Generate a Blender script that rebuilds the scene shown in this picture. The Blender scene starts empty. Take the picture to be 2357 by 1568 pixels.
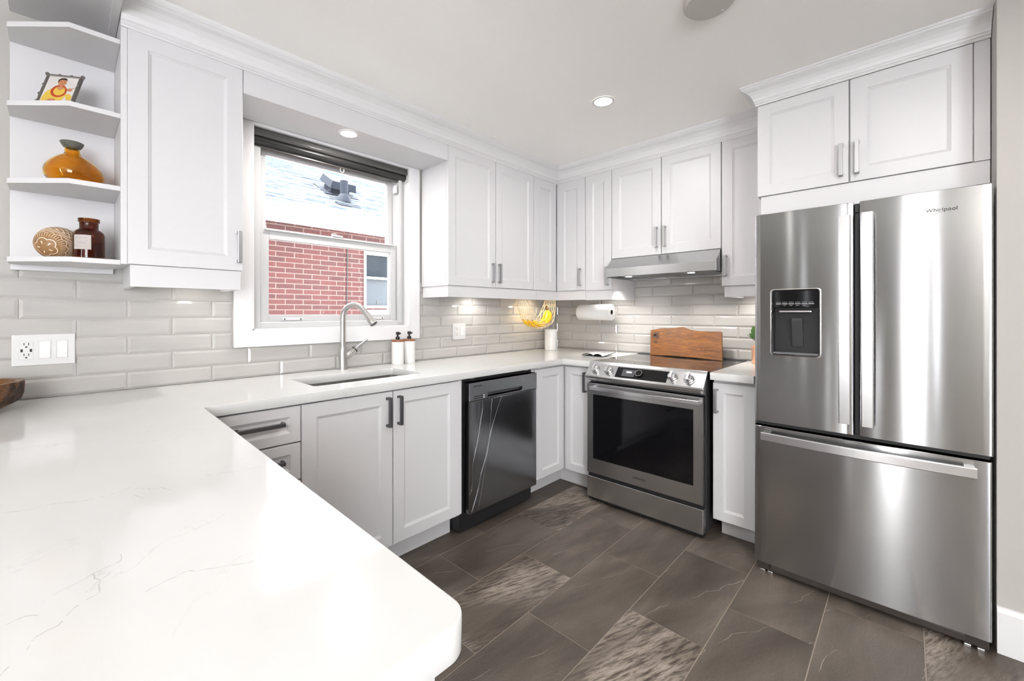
import bpy, bmesh, math, random
from mathutils import Vector, Matrix
S = bpy.context.scene
COL = S.collection
PI = math.pi

# ------------------------------------------------------------------ camera
cd = bpy.data.cameras.new('camera')
cam = bpy.data.objects.new('camera', cd); COL.objects.link(cam)
cam.location = (3.207, 2.365, 1.239)
cam.rotation_euler = (math.radians(90), 0, math.radians(90 + 44.08))
cd.sensor_width = 36.0
cd.lens = 970.1 * 36.0 / 2357.0
cd.shift_x = (1178.5 - 1148.7) / 2357.0
cd.shift_y = (719.3 - 784.0) / 2357.0
cd.clip_start = 0.02; cd.clip_end = 100
S.camera = cam

# ------------------------------------------------------------------ colour management
S.view_settings.view_transform = 'Standard'
S.view_settings.look = 'None'
S.view_settings.exposure = 1.82
S.view_settings.gamma = 1.0
S.view_settings.use_curve_mapping = False

# ------------------------------------------------------------------ sky, sun, daylight
W = bpy.data.worlds.new('sky'); S.world = W; W.use_nodes = True
wn = W.node_tree.nodes; wl = W.node_tree.links
bgn = wn['Background']
bgn.inputs['Color'].default_value = (0.905, 0.935, 0.985, 1)
bgn.inputs['Strength'].default_value = 6.4

def lamp(name, typ, loc, power, color=(1, 1, 1), rot=None, aim=None, **kw):
    l = bpy.data.lights.new(name, typ); l.energy = power; l.color = color
    for k, v in kw.items(): setattr(l, k, v)
    o = bpy.data.objects.new(name, l); COL.objects.link(o); o.location = loc
    if aim is not None:
        o.rotation_euler = Vector(aim).to_track_quat('-Z', 'Y').to_euler()
    elif rot is not None:
        o.rotation_euler = rot
    return o

lamp('sun', 'SUN', (4, -4, 12), 9.0, (1.0, 0.97, 0.92), aim=(-0.34, 0.26, -0.90), angle=math.radians(0.6))
# daylight arriving through the dining-room windows behind the photographer
lamp('daylight_patio', 'AREA', (6.17, 2.36, 1.15), 7, (1.0, 0.985, 0.96), aim=(-1, 0, 0), shape='RECTANGLE', size=0.20, size_y=1.95)
# added upward spot, out of view, bouncing fill light off the ceiling
lamp('ceiling_fill', 'SPOT', (4.9, 3.9, 1.75), 175, (1.0, 0.97, 0.93), aim=(0, 0, 1), spot_size=2.7, spot_blend=1.0, shadow_soft_size=0.12)

CEIL = 2.40
RNG = random.Random(7)

# ------------------------------------------------------------------ materials
def newmat(name):
    m = bpy.data.materials.new(name); m.use_nodes = True
    return m, m.node_tree.nodes, m.node_tree.links, m.node_tree.nodes['Principled BSDF']

def mat(name, col, rough=0.5, metal=0.0, spec=0.5, aniso=0.0, arot=0.0, trans=0.0, ior=1.45, emit=None, estr=0.0, coat=0.0, bump=None, alpha=1.0):
    m, n, l, b = newmat(name)
    b.inputs['Base Color'].default_value = (*col, 1)
    b.inputs['Roughness'].default_value = rough
    b.inputs['Metallic'].default_value = metal
    b.inputs['Specular IOR Level'].default_value = spec
    b.inputs['IOR'].default_value = ior
    b.inputs['Transmission Weight'].default_value = trans
    b.inputs['Coat Weight'].default_value = coat
    if aniso:
        b.inputs['Anisotropic'].default_value = aniso
        b.inputs['Anisotropic Rotation'].default_value = arot
        t = n.new('ShaderNodeCombineXYZ'); t.inputs[2].default_value = 1.0      # grain runs level: highlights stretch upright
        l.new(t.outputs[0], b.inputs['Tangent'])
    if emit:
        b.inputs['Emission Color'].default_value = (*emit, 1)
        b.inputs['Emission Strength'].default_value = estr
    if bump:
        sc, strg, stretch = bump
        co = n.new('ShaderNodeTexCoord'); mp = n.new('ShaderNodeMapping')
        mp.inputs['Scale'].default_value = stretch
        no = n.new('ShaderNodeTexNoise'); no.inputs['Scale'].default_value = sc; no.inputs['Detail'].default_value = 4
        bp = n.new('ShaderNodeBump'); bp.inputs['Strength'].default_value = strg; bp.inputs['Distance'].default_value = 0.01
        l.new(co.outputs['Object'], mp.inputs[0]); l.new(mp.outputs[0], no.inputs['Vector'])
        l.new(no.outputs['Fac'], bp.inputs['Height']); l.new(bp.outputs[0], b.inputs['Normal'])
    return m

def noise(n, l, vec, scale, detail=4, rough=0.55, dist=0.0):
    x = n.new('ShaderNodeTexNoise'); x.inputs['Scale'].default_value = scale
    x.inputs['Detail'].default_value = detail; x.inputs['Roughness'].default_value = rough; x.inputs['Distortion'].default_value = dist
    if vec is not None: l.new(vec, x.inputs['Vector'])
    return x.outputs['Fac']

def ramp(n, l, fac, stops):
    r = n.new('ShaderNodeValToRGB'); e = r.color_ramp.elements
    while len(e) < len(stops): e.new(0.5)
    for q, (p, c) in zip(e, stops):
        q.position = p; q.color = (*c, 1) if len(c) == 3 else c
    l.new(fac, r.inputs['Fac']); return r.outputs['Color']

def mapping(n, l, scale=(1, 1, 1), rot=(0, 0, 0), kind='Object', loc=(0, 0, 0)):
    co = n.new('ShaderNodeTexCoord'); mp = n.new('ShaderNodeMapping')
    mp.inputs['Scale'].default_value = scale; mp.inputs['Rotation'].default_value = rot; mp.inputs['Location'].default_value = loc
    l.new(co.outputs[kind], mp.inputs[0]); return mp.outputs[0]

def mixc(n, l, fac, a, b):
    x = n.new('ShaderNodeMix'); x.data_type = 'RGBA'
    if isinstance(fac, (int, float)): x.inputs[0].default_value = fac
    else: l.new(fac, x.inputs[0])
    for i, v in ((6, a), (7, b)):
        if isinstance(v, tuple): x.inputs[i].default_value = (*v, 1)
        else: l.new(v, x.inputs[i])
    return x.outputs[2]

def math_(n, l, op, a, b=0.0):
    x = n.new('ShaderNodeMath'); x.operation = op
    for i, v in ((0, a), (1, b)):
        if isinstance(v, (int, float)): x.inputs[i].default_value = v
        else: l.new(v, x.inputs[i])
    return x.outputs[0]

WHITE = mat('cabinet_white', (0.595, 0.585, 0.595), 0.38)
TRIMW = mat('trim_white', (0.69, 0.68, 0.687), 0.4)
CEILM = mat('ceiling_paint', (0.90, 0.885, 0.86), 0.9, bump=(180, 0.04, (1, 1, 1)))
WALLM = mat('cream_wall_paint', (0.43, 0.412, 0.388), 0.85, bump=(160, 0.05, (1, 1, 1)))
WALLD = mat('greige_wall_paint', (0.25, 0.24, 0.225), 0.85)
VINYL = mat('vinyl_white', (0.47, 0.467, 0.467), 0.35)
TILE = None
GROUT = mat('grout', (0.44, 0.42, 0.39), 0.9)
STEEL_V = mat('brushed_steel', (0.43, 0.43, 0.434), 0.165, 1.0, aniso=1.0)
STEEL_D = mat('dark_steel', (0.20, 0.20, 0.207), 0.20, 1.0, aniso=0.6, bump=(5.0, 0.22, (1.6, 1, 0.22)))
STEEL_P = mat('panel_steel', (0.24, 0.24, 0.247), 0.30, 1.0, aniso=0.5)
STEEL_C = mat('streak_steel', (0.42, 0.42, 0.43), 0.16, 1.0)  # lighter steel for the imitated reflection streaks on the dishwasher door
STEEL_H = mat('hood_steel', (0.55, 0.55, 0.555), 0.27, 1.0, aniso=0.5)
STEEL_R = mat('range_steel', (0.58, 0.58, 0.585), 0.27, 1.0, aniso=0.6)
SATIN = mat('satin_nickel', (0.55, 0.545, 0.53), 0.30, 1.0)
HANDLE = mat('handle_nickel', (0.42, 0.42, 0.43), 0.36, 1.0)
HANDLE_D = mat('handle_graphite', (0.16, 0.16, 0.17), 0.38, 1.0)
CHROME = mat('chrome', (0.80, 0.80, 0.81), 0.09, 1.0)
BRIGHTST = mat('bright_steel', (0.78, 0.78, 0.79), 0.24, 1.0)
BLACKP = mat('black_plastic', (0.012, 0.012, 0.013), 0.45)
BLACKS = mat('soft_black', (0.03, 0.03, 0.032), 0.5)
SOFTB = mat('paddle_grey', (0.035, 0.035, 0.037), 0.5)
BLACKG = mat('black_glass', (0.004, 0.004, 0.005), 0.06, spec=0.5)
COOKT = mat('cooktop_glass', (0.012, 0.012, 0.013), 0.07, spec=0.6, coat=0.3)
GREYP = mat('grey_plastic', (0.10, 0.10, 0.105), 0.5)
SINKM = mat('sink_steel', (0.38, 0.37, 0.36), 0.33, 1.0)
BLINDM = mat('blind_fabric_grey', (0.022, 0.021, 0.0205), 0.34, spec=0.5)
BLINDL = mat('blind_rail_grey', (0.055, 0.053, 0.051), 0.28, spec=0.7)
PORCE = mat('white_ceramic', (0.70, 0.69, 0.672), 0.25)
PAPER = mat('paper_towel', (0.72, 0.72, 0.715), 0.95, bump=(140, 0.25, (1, 1, 1)))
PLATE = mat('plate_white', (0.57, 0.566, 0.557), 0.35)
DARKHOLE = mat('slot_dark', (0.015, 0.014, 0.013), 0.6)
ROPE = mat('cotton_rope', (0.70, 0.58, 0.40), 0.9)
COPPER = mat('copper_pink', (0.80, 0.46, 0.31), 0.35, 0.35)
LEAF = mat('leaf_green', (0.045, 0.12, 0.02), 0.4)
STEM = mat('stem_dark', (0.02, 0.03, 0.01), 0.6)
PEWTER = mat('pewter', (0.20, 0.185, 0.17), 0.4, 0.8)
LENS = mat('lamp_lens', (1, 1, 1), 0.5, emit=(1.0, 0.96, 0.90), estr=5.0)
LENSU = mat('under_lamp_lens', (1, 1, 1), 0.5, emit=(1.0, 0.95, 0.86), estr=8.0)
DOTW = mat('indicator_white', (0.9, 0.9, 0.9), 0.5, emit=(0.95, 0.98, 1.0), estr=0.5)
SCREEN = mat('lcd_grey', (0.05, 0.05, 0.055), 0.25, emit=(0.10, 0.10, 0.11), estr=0.12)
PRINTG = mat('print_grey', (0.33, 0.33, 0.34), 0.5)
PRINTD = mat('print_dark', (0.018, 0.017, 0.016), 0.7, spec=0.1)
LABELM = mat('label_paper', (0.46, 0.40, 0.37), 0.7)
FABW = mat('cloth_white', (0.64, 0.632, 0.616), 0.9)
FABB = mat('cloth_black_band', (0.02, 0.02, 0.02), 0.9)
GLASS = None
AMBER = mat('amber_glass', (0.90, 0.53, 0.05), 0.0, trans=1.0, ior=1.42)
AMBERD = mat('dark_amber_glass', (0.30, 0.072, 0.007), 0.0, trans=1.0, ior=1.42)
GREYGL = mat('grey_glass', (0.20, 0.20, 0.17), 0.06, trans=0.6, ior=1.3)
EDGE_GLOSSY = mat('black_gloss', (0.01, 0.01, 0.01), 0.15)

def make_glass():
    m, n, l, b = newmat('window_glass')
    n.remove(b)
    out = n['Material Output']
    t = n.new('ShaderNodeBsdfTransparent'); t.inputs[0].default_value = (0.97, 0.985, 0.99, 1)
    g = n.new('ShaderNodeBsdfGlossy'); g.inputs['Roughness'].default_value = 0.01
    mx = n.new('ShaderNodeMixShader'); fr = n.new('ShaderNodeFresnel'); fr.inputs[0].default_value = 1.4
    l.new(fr.outputs[0], mx.inputs[0]); l.new(t.outputs[0], mx.inputs[1]); l.new(g.outputs[0], mx.inputs[2])
    l.new(mx.outputs[0], out.inputs[0]); return m
GLASS = make_glass()

def make_tile():
    m, n, l, b = newmat('glazed_tile')
    v = mapping(n, l, (3, 3, 12))
    c = ramp(n, l, noise(n, l, v, 1.5, 2), [(0.3, (0.395, 0.382, 0.364)), (0.7, (0.435, 0.421, 0.402))])
    l.new(c, b.inputs['Base Color']); b.inputs['Roughness'].default_value = 0.10
    b.inputs['Specular IOR Level'].default_value = 0.55
    v2 = mapping(n, l, (1, 1, 1))
    bp = n.new('ShaderNodeBump'); bp.inputs['Strength'].default_value = 0.08; bp.inputs['Distance'].default_value = 0.01
    l.new(noise(n, l, v2, 9, 1), bp.inputs['Height']); l.new(bp.outputs[0], b.inputs['Normal'])
    return m
TILE = make_tile()

def make_quartz():
    m, n, l, b = newmat('white_quartz')
    v = mapping(n, l, (1, 1, 1))
    base = ramp(n, l, noise(n, l, v, 3.0, 3), [(0.3, (0.585, 0.583, 0.575)), (0.7, (0.615, 0.612, 0.604))])
    f = noise(n, l, v, 1.7, 6, 0.6, 0.6)
    d = math_(n, l, 'ABSOLUTE', math_(n, l, 'SUBTRACT', f, 0.5))
    vein = math_(n, l, 'LESS_THAN', d, 0.0035)
    gate = ramp(n, l, noise(n, l, v, 4.0, 2), [(0.52, (0, 0, 0)), (0.66, (1, 1, 1))])
    fac = math_(n, l, 'MULTIPLY', math_(n, l, 'MULTIPLY', vein, gate), 0.35)
    l.new(mixc(n, l, fac, base, (0.47, 0.46, 0.445)), b.inputs['Base Color'])
    b.inputs['Roughness'].default_value = 0.09; b.inputs['Specular IOR Level'].default_value = 0.5
    return m
QUARTZ = make_quartz()
VEIN = mat('quartz_vein', (0.455, 0.445, 0.43), 0.1)

def make_floor():
    m, n, l, b = newmat('stone_floor_tile')
    at = n.new('ShaderNodeAttribute'); at.attribute_name = 'tile'      # r = rough share, g,b = random offset
    sep = n.new('ShaderNodeSeparateColor'); l.new(at.outputs['Color'], sep.inputs[0])
    co = n.new('ShaderNodeTexCoord')
    off = n.new('ShaderNodeCombineXYZ')
    l.new(math_(n, l, 'MULTIPLY', sep.outputs[1], 40.0), off.inputs[0]); l.new(math_(n, l, 'MULTIPLY', sep.outputs[2], 40.0), off.inputs[1])
    add = n.new('ShaderNodeVectorMath'); add.operation = 'ADD'
    l.new(co.outputs['Object'], add.inputs[0]); l.new(off.outputs[0], add.inputs[1])
    rot = n.new('ShaderNodeMapping'); rot.inputs['Rotation'].default_value = (0, 0, 0.35); rot.inputs['Scale'].default_value = (1, 1, 1)
    l.new(add.outputs[0], rot.inputs[0])
    st = n.new('ShaderNodeMapping'); st.inputs['Scale'].default_value = (0.34, 1.5, 1); l.new(rot.outputs[0], st.inputs[0])
    # calm stone
    calm = ramp(n, l, noise(n, l, st.outputs[0], 2.2, 5, 0.55, 0.8), [(0.30, (0.066, 0.051, 0.041)), (0.52, (0.108, 0.089, 0.074)), (0.70, (0.168, 0.138, 0.114))])
    fine = ramp(n, l, noise(n, l, add.outputs[0], 160, 5, 0.7), [(0.35, (0.80, 0.80, 0.80)), (0.65, (1.16, 1.16, 1.16))])
    mulc = n.new('ShaderNodeMix'); mulc.data_type = 'RGBA'; mulc.blend_type = 'MULTIPLY'; mulc.inputs[0].default_value = 1.0
    l.new(calm, mulc.inputs[6]); l.new(fine, mulc.inputs[7])
    # broad diagonal tone bands and speckle
    band = n.new('ShaderNodeMapping'); band.inputs['Rotation'].default_value = (0, 0, 0.55); band.inputs['Scale'].default_value = (0.7, 3.2, 1); l.new(add.outputs[0], band.inputs[0])
    tone = ramp(n, l, noise(n, l, band.outputs[0], 1.6, 4, 0.6, 0.7), [(0.34, (0.70, 0.69, 0.68)), (0.52, (1.0, 1.0, 1.0)), (0.66, (1.28, 1.27, 1.25))])
    m3 = n.new('ShaderNodeMix'); m3.data_type = 'RGBA'; m3.blend_type = 'MULTIPLY'; m3.inputs[0].default_value = 1.0
    l.new(mulc.outputs[2], m3.inputs[6]); l.new(tone, m3.inputs[7])
    # pale hair veins: a few long warped lines per tile
    vr = n.new('ShaderNodeMapping'); vr.inputs['Rotation'].default_value = (0, 0, 0.42); l.new(add.outputs[0], vr.inputs[0])
    vs_ = n.new('ShaderNodeSeparateXYZ'); l.new(vr.outputs[0], vs_.inputs[0])
    warp = math_(n, l, 'ADD', math_(n, l, 'MULTIPLY', noise(n, l, vr.outputs[0], 4.0, 2, 0.5), 0.16), math_(n, l, 'MULTIPLY', noise(n, l, vr.outputs[0], 45, 3, 0.5), 0.012))
    ph = math_(n, l, 'FRACT', math_(n, l, 'DIVIDE', math_(n, l, 'ADD', vs_.outputs[1], warp), 0.17))
    ln_ = math_(n, l, 'LESS_THAN', math_(n, l, 'ABSOLUTE', math_(n, l, 'SUBTRACT', ph, 0.5)), 0.0055)
    vv = math_(n, l, 'MULTIPLY', ln_, ramp(n, l, noise(n, l, add.outputs[0], 4.2, 4, 0.6), [(0.50, (0, 0, 0)), (0.58, (1, 1, 1))]))
    calm2 = mixc(n, l, math_(n, l, 'MULTIPLY', vv, 0.65), m3.outputs[2], (0.40, 0.36, 0.315))
    # rough split stone
    st2 = n.new('ShaderNodeMapping'); st2.inputs['Scale'].default_value = (0.16, 1.15, 1); l.new(rot.outputs[0], st2.inputs[0])
    rn = noise(n, l, st2.outputs[0], 70, 7, 0.70, 0.25)
    rough = ramp(n, l, rn, [(0.36, (0.060, 0.045, 0.035)), (0.45, (0.150, 0.122, 0.100)), (0.52, (0.270, 0.228, 0.192)), (0.64, (0.350, 0.303, 0.262))])
    stripe = ramp(n, l, noise(n, l, st.outputs[0], 4.5, 3, 0.5, 0.4), [(0.42, (0.42, 0.39, 0.37)), (0.54, (1, 1, 1))])
    mul2 = n.new('ShaderNodeMix'); mul2.data_type = 'RGBA'; mul2.blend_type = 'MULTIPLY'; mul2.inputs[0].default_value = 0.9
    l.new(rough, mul2.inputs[6]); l.new(stripe, mul2.inputs[7])
    edge = noise(n, l, st.outputs[0], 1.6, 3, 0.5, 0.5)
    mask = n.new('ShaderNodeMapRange'); mask.inputs['From Min'].default_value = 0.0; mask.inputs['From Max'].default_value = 0.10
    l.new(math_(n, l, 'SUBTRACT', sep.outputs[0], edge), mask.inputs['Value'])
    l.new(mixc(n, l, mask.outputs[0], calm2, mul2.outputs[2]), b.inputs['Base Color'])
    b.inputs['Roughness'].default_value = 0.42; b.inputs['Specular IOR Level'].default_value = 0.35
    bp = n.new('ShaderNodeBump'); bp.inputs['Distance'].default_value = 0.004
    l.new(math_(n, l, 'MULTIPLY', mask.outputs[0], 0.5), bp.inputs['Strength'])
    l.new(rn, bp.inputs['Height']); l.new(bp.outputs[0], b.inputs['Normal'])
    return m
FLOORM = make_floor()
FGROUT = mat('floor_grout', (0.34, 0.285, 0.235), 0.9)

def make_wood(name, c0, c1, c2, axis_scale, knots=None, rough=0.4):
    m, n, l, b = newmat(name)
    v = mapping(n, l, axis_scale)
    g = noise(n, l, v, 6, 6, 0.6, 1.2)
    c = ramp(n, l, g, [(0.3, c0), (0.5, c1), (0.72, c2)])
    v2 = mapping(n, l, (1, 1, 1))
    co = c
    for (p, r) in knots or []:
        d = n.new('ShaderNodeVectorMath'); d.operation = 'DISTANCE'; d.inputs[1].default_value = p
        cc = n.new('ShaderNodeTexCoord'); l.new(cc.outputs['Object'], d.inputs[0])
        w = math_(n, l, 'ADD', d.outputs['Value'], math_(n, l, 'MULTIPLY', math_(n, l, 'SUBTRACT', noise(n, l, v2, 40, 4), 0.5), r * 1.6))
        mr = n.new('ShaderNodeMapRange'); mr.inputs['From Min'].default_value = r * 0.45; mr.inputs['From Max'].default_value = r
        mr.inputs['To Min'].default_value = 0.92; mr.inputs['To Max'].default_value = 0.0
        l.new(w, mr.inputs['Value'])
        co = mixc(n, l, mr.outputs[0], co, (0.035, 0.012, 0.004))
    l.new(co, b.inputs['Base Color']); b.inputs['Roughness'].default_value = rough
    return m
TEAK = make_wood('teak_wood', (0.16, 0.06, 0.025), (0.24, 0.095, 0.04), (0.32, 0.14, 0.06), (4, 4, 30))
BARK = None

def make_brick():
    m, n, l, b = newmat('red_brick')
    co = n.new('ShaderNodeTexCoord'); sp = n.new('ShaderNodeSeparateXYZ'); l.new(co.outputs['Object'], sp.inputs[0])
    cb = n.new('ShaderNodeCombineXYZ'); l.new(sp.outputs[0], cb.inputs[0]); l.new(sp.outputs[2], cb.inputs[1])
    br = n.new('ShaderNodeTexBrick'); l.new(cb.outputs[0], br.inputs['Vector'])
    br.inputs['Color1'].default_value = (0.044, 0.0080, 0.0060, 1); br.inputs['Color2'].default_value = (0.027, 0.0055, 0.0047, 1)
    br.inputs['Mortar'].default_value = (0.095, 0.064, 0.054, 1)
    br.inputs['Scale'].default_value = 1.0; br.inputs['Mortar Size'].default_value = 0.0055; br.inputs['Mortar Smooth'].default_value = 0.2
    br.inputs['Bias'].default_value = -0.1; br.inputs['Brick Width'].default_value = 0.215; br.inputs['Row Height'].default_value = 0.0645
    mot = ramp(n, l, noise(n, l, cb.outputs[0], 45, 4), [(0.3, (0.8, 0.8, 0.8)), (0.7, (1.15, 1.15, 1.15))])
    mu = n.new('ShaderNodeMix'); mu.data_type = 'RGBA'; mu.blend_type = 'MULTIPLY'; mu.inputs[0].default_value = 1.0
    l.new(br.outputs['Color'], mu.inputs[6]); l.new(mot, mu.inputs[7])
    l.new(mu.outputs[2], b.inputs['Base Color']); b.inputs['Roughness'].default_value = 0.9
    return m
BRICK = make_brick()

def make_shingle():
    m, n, l, b = newmat('roof_shingle')
    v = mapping(n, l, (3.5, 7, 7))
    c = ramp(n, l, noise(n, l, v, 2.2, 5, 0.6), [(0.3, (0.050, 0.064, 0.086)), (0.5, (0.080, 0.094, 0.115)), (0.7, (0.112, 0.122, 0.136))])
    l.new(c, b.inputs['Base Color']); b.inputs['Roughness'].default_value = 0.95
    return m
SHINGLE = make_shingle()
VENTM = mat('vent_metal_grey', (0.009, 0.011, 0.0155), 0.7, spec=0.1)
FARGLASS = mat('far_window_glass', (0.008, 0.011, 0.014), 0.15, spec=0.08)
SCREENM = mat('insect_screen', (0.014, 0.018, 0.022), 0.6)

# ------------------------------------------------------------------ mesh builder
class MB:
    def __init__(self): self.bm = bmesh.new()
    def _take(self, t, mi=0, smooth=False):
        for f in t.faces:
            f.material_index = mi
            if smooth: f.smooth = True
        me = bpy.data.meshes.new('tmp'); t.to_mesh(me); t.free()
        self.bm.from_mesh(me); bpy.data.meshes.remove(me)
    def box(self, x0, x1, y0, y1, z0, z1, bev=0.0, seg=2, mi=0):
        t = bmesh.new(); bmesh.ops.create_cube(t, size=1.0)
        for v in t.verts:
            v.co = Vector(((x0 + x1) / 2 + v.co.x * (x1 - x0), (y0 + y1) / 2 + v.co.y * (y1 - y0), (z0 + z1) / 2 + v.co.z * (z1 - z0)))
        if bev > 0:
            bmesh.ops.bevel(t, geom=list(t.edges), offset=bev, segments=seg, affect='EDGES', profile=0.5)
        self._take(t, mi); return self
    def prism(self, poly, axis, a0, a1, bev=0.0, seg=2, mi=0, smooth=False):
        """poly: 2-D points; axis 'x': (y,z), 'y': (x,z), 'z': (x,y)"""
        t = bmesh.new()
        def P(p, a):
            return {'x': (a, p[0], p[1]), 'y': (p[0], a, p[1]), 'z': (p[0], p[1], a)}[axis]
        v0 = [t.verts.new(P(p, a0)) for p in poly]; v1 = [t.verts.new(P(p, a1)) for p in poly]
        t.faces.new(v0); t.faces.new(v1[::-1])
        k = len(poly)
        for i in range(k): t.faces.new((v0[i], v0[(i + 1) % k], v1[(i + 1) % k], v1[i]))
        bmesh.ops.recalc_face_normals(t, faces=list(t.faces))
        if bev > 0: bmesh.ops.bevel(t, geom=list(t.edges), offset=bev, segments=seg, affect='EDGES', profile=0.5)
        self._take(t, mi, smooth); return self
    def loft(self, rings, cap0=True, cap1=True, mi=0, smooth=False, closed=True):
        t = bmesh.new()
        vs = [[t.verts.new(p) for p in r] for r in rings]
        k = len(rings[0])
        for a, b in zip(vs, vs[1:]):
            for i in range(k if closed else k - 1):
                t.faces.new((a[i], a[(i + 1) % k], b[(i + 1) % k], b[i]))
        if cap0: t.faces.new(vs[0][::-1])
        if cap1: t.faces.new(vs[-1])
        bmesh.ops.recalc_face_normals(t, faces=list(t.faces))
        self._take(t, mi, smooth); return self
    def lathe(self, prof, c, seg=32, mi=0, smooth=True, axis=(0, 0, 1), cap0=True, cap1=True, squash=None):
        q = Vector((0, 0, 1)).rotation_difference(Vector(axis).normalized())
        rings = []
        for r, z in prof:
            ring = []
            for i in range(seg):
                a = 2 * PI * i / seg
                p = Vector((max(r, 1e-5) * math.cos(a), max(r, 1e-5) * math.sin(a), z))
                if squash: p = squash(p)
                ring.append(Vector(c) + q @ p)
            rings.append(ring)
        return self.loft(rings, cap0, cap1, mi, smooth)
    def tube(self, pts, rad, seg=10, mi=0, smooth=True, caps=True, sect=None, up=None):
        pts = [Vector(p) for p in pts]; rings = []
        n = len(pts); nrm = None
        for i, p in enumerate(pts):
            d = (pts[min(i + 1, n - 1)] - pts[max(i - 1, 0)]).normalized()
            if nrm is None:
                u = Vector(up) if up else (Vector((0, 0, 1)) if abs(d.z) < 0.9 else Vector((1, 0, 0)))
                nrm = (u - d * u.dot(d)).normalized()
            else:
                nrm = (nrm - d * nrm.dot(d)).normalized()
            bn = d.cross(nrm)
            r = rad[i] if isinstance(rad, (list, tuple)) else rad
            if sect: ring = [p + nrm * (a * r) + bn * (b * r) for a, b in sect]
            else: ring = [p + nrm * (r * math.cos(2 * PI * k / seg)) + bn * (r * math.sin(2 * PI * k / seg)) for k in range(seg)]
            rings.append(ring)
        return self.loft(rings, caps, caps, mi, smooth)
    def quad(self, a, b, c, d, mi=0):
        t = bmesh.new(); t.faces.new([t.verts.new(p) for p in (a, b, c, d)]); self._take(t, mi); return self
    def mesh(self, other_mesh, mi=0):
        self.bm.from_mesh(other_mesh); return self
    def build(self, name, mats, parent=None, sharp=40):
        me = bpy.data.meshes.new(name)
        for m in (mats if isinstance(mats, (list, tuple)) else [mats]): me.materials.append(m)
        bm = self.bm
        bmesh.ops.remove_doubles(bm, verts=bm.verts, dist=1e-6)
        lim = math.radians(sharp)
        for e in bm.edges:
            if len(e.link_faces) == 2 and e.calc_face_angle(0) > lim: e.smooth = False
        off = world_loc(parent) if parent else Vector((0, 0, 0))
        if off.length: bmesh.ops.translate(bm, verts=bm.verts, vec=-off)
        bm.to_mesh(me); bm.free()
        o = bpy.data.objects.new(name, me); COL.objects.link(o)
        if parent: o.parent = parent
        return o

def world_loc(o):
    v = Vector((0, 0, 0))
    while o is not None:
        v += o.location; o = o.parent
    return v

def thing(name, loc, label, cat, group=None):
    o = bpy.data.objects.new(name, None); COL.objects.link(o); o.location = loc
    o.empty_display_size = 0.05
    o['label'] = label; o['category'] = cat
    if group: o['group'] = group
    return o
def tag(o, label, cat, group=None):
    o['label'] = label; o['category'] = cat
    if group: o['group'] = group
    return o
def structure(o):
    o['kind'] = 'structure'; return o

def text_mesh(txt, size, shear=0.0, extrude=0.0004, spacing=1.0):
    """flat lettering in local x (right), y (up), centred"""
    c = bpy.data.curves.new('lettering', 'FONT'); c.body = txt; c.size = size; c.shear = shear
    c.extrude = extrude; c.align_x = 'CENTER'; c.align_y = 'CENTER'; c.space_character = spacing; c.resolution_u = 3
    o = bpy.data.objects.new('lettering', c); COL.objects.link(o)
    dg = bpy.context.evaluated_depsgraph_get()
    me = bpy.data.meshes.new_from_object(o.evaluated_get(dg))
    bpy.data.objects.remove(o); bpy.data.curves.remove(c)
    return me
def text(txt, size, origin, xdir, ydir, name, m, parent, **kw):
    me = text_mesh(txt, size, **kw)
    xd = Vector(xdir).normalized(); yd = Vector(ydir).normalized(); zd = xd.cross(yd)
    M = Matrix((xd, yd, zd)).transposed().to_4x4(); M.translation = Vector(origin)
    me.transform(M)
    mb = MB(); mb.mesh(me); bpy.data.meshes.remove(me)
    return mb.build(name, m, parent)

# mapping for cabinet fronts: 'w' = window wall (along X, facing +Y), 'r' = range wall (along Y, facing +X)
def P3(wall, a, d, z): return (a, d, z) if wall == 'w' else (d, a, z)
def rect_ring(wall, a0, a1, z0, z1, d): return [P3(wall, a0, d, z0), P3(wall, a1, d, z0), P3(wall, a1, d, z1), P3(wall, a0, d, z1)]
def wbox(mb, wall, a0, a1, d0, d1, z0, z1, bev=0.0, mi=0):
    if wall == 'w': mb.box(a0, a1, d0, d1, z0, z1, bev, mi=mi)
    else: mb.box(d0, d1, a0, a1, z0, z1, bev, mi=mi)

def shaker(wall, a0, a1, z0, z1, face, parent, name='door', stile=0.058, th=0.02):
    g = 0.0014; a0 += g; a1 -= g; z0 += g; z1 -= g
    R = lambda i, d: rect_ring(wall, a0 + i, a1 - i, z0 + i, z1 - i, face + d)
    s = min(stile, (a1 - a0) * 0.27, (z1 - z0) * 0.27)
    mb = MB()
    mb.loft([R(0, -th), R(0, -0.0018), R(0.0018, 0), R(s, 0), R(s + 0.0015, -0.0018), R(s + 0.0115, -0.0080), R(s + 0.0125, -0.0085)])
    return mb.build(name, WHITE, parent, sharp=20)

def pull(wall, a, z0, z1, face, parent, m=None, horizontal=False, a1=None):
    m = m or HANDLE
    mb = MB(); w = 0.0080; st = 0.030
    if not horizontal:
        wbox(mb, wall, a - w, a + w, face + st - 0.010, face + st, z0, z1, 0.0015)
        for zc in (z0, z1 - 0.010): wbox(mb, wall, a - w, a + w, face - 0.001, face + st - 0.004, zc, zc + 0.010, 0.0012)
        for zc in (z0, z1 - 0.012): wbox(mb, wall, a - w * 1.25, a + w * 1.25, face - 0.001, face + 0.003, zc, zc + 0.012, 0.001)
    else:
        z = z0
        wbox(mb, wall, a, a1, face + st - 0.009, face + st, z - w, z + w, 0.0015)
        for ac in (a, a1 - 0.010): wbox(mb, wall, ac, ac + 0.010, face - 0.001, face + st - 0.004, z - w, z + w, 0.0012)
    return mb.build('handle', m, parent)

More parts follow.
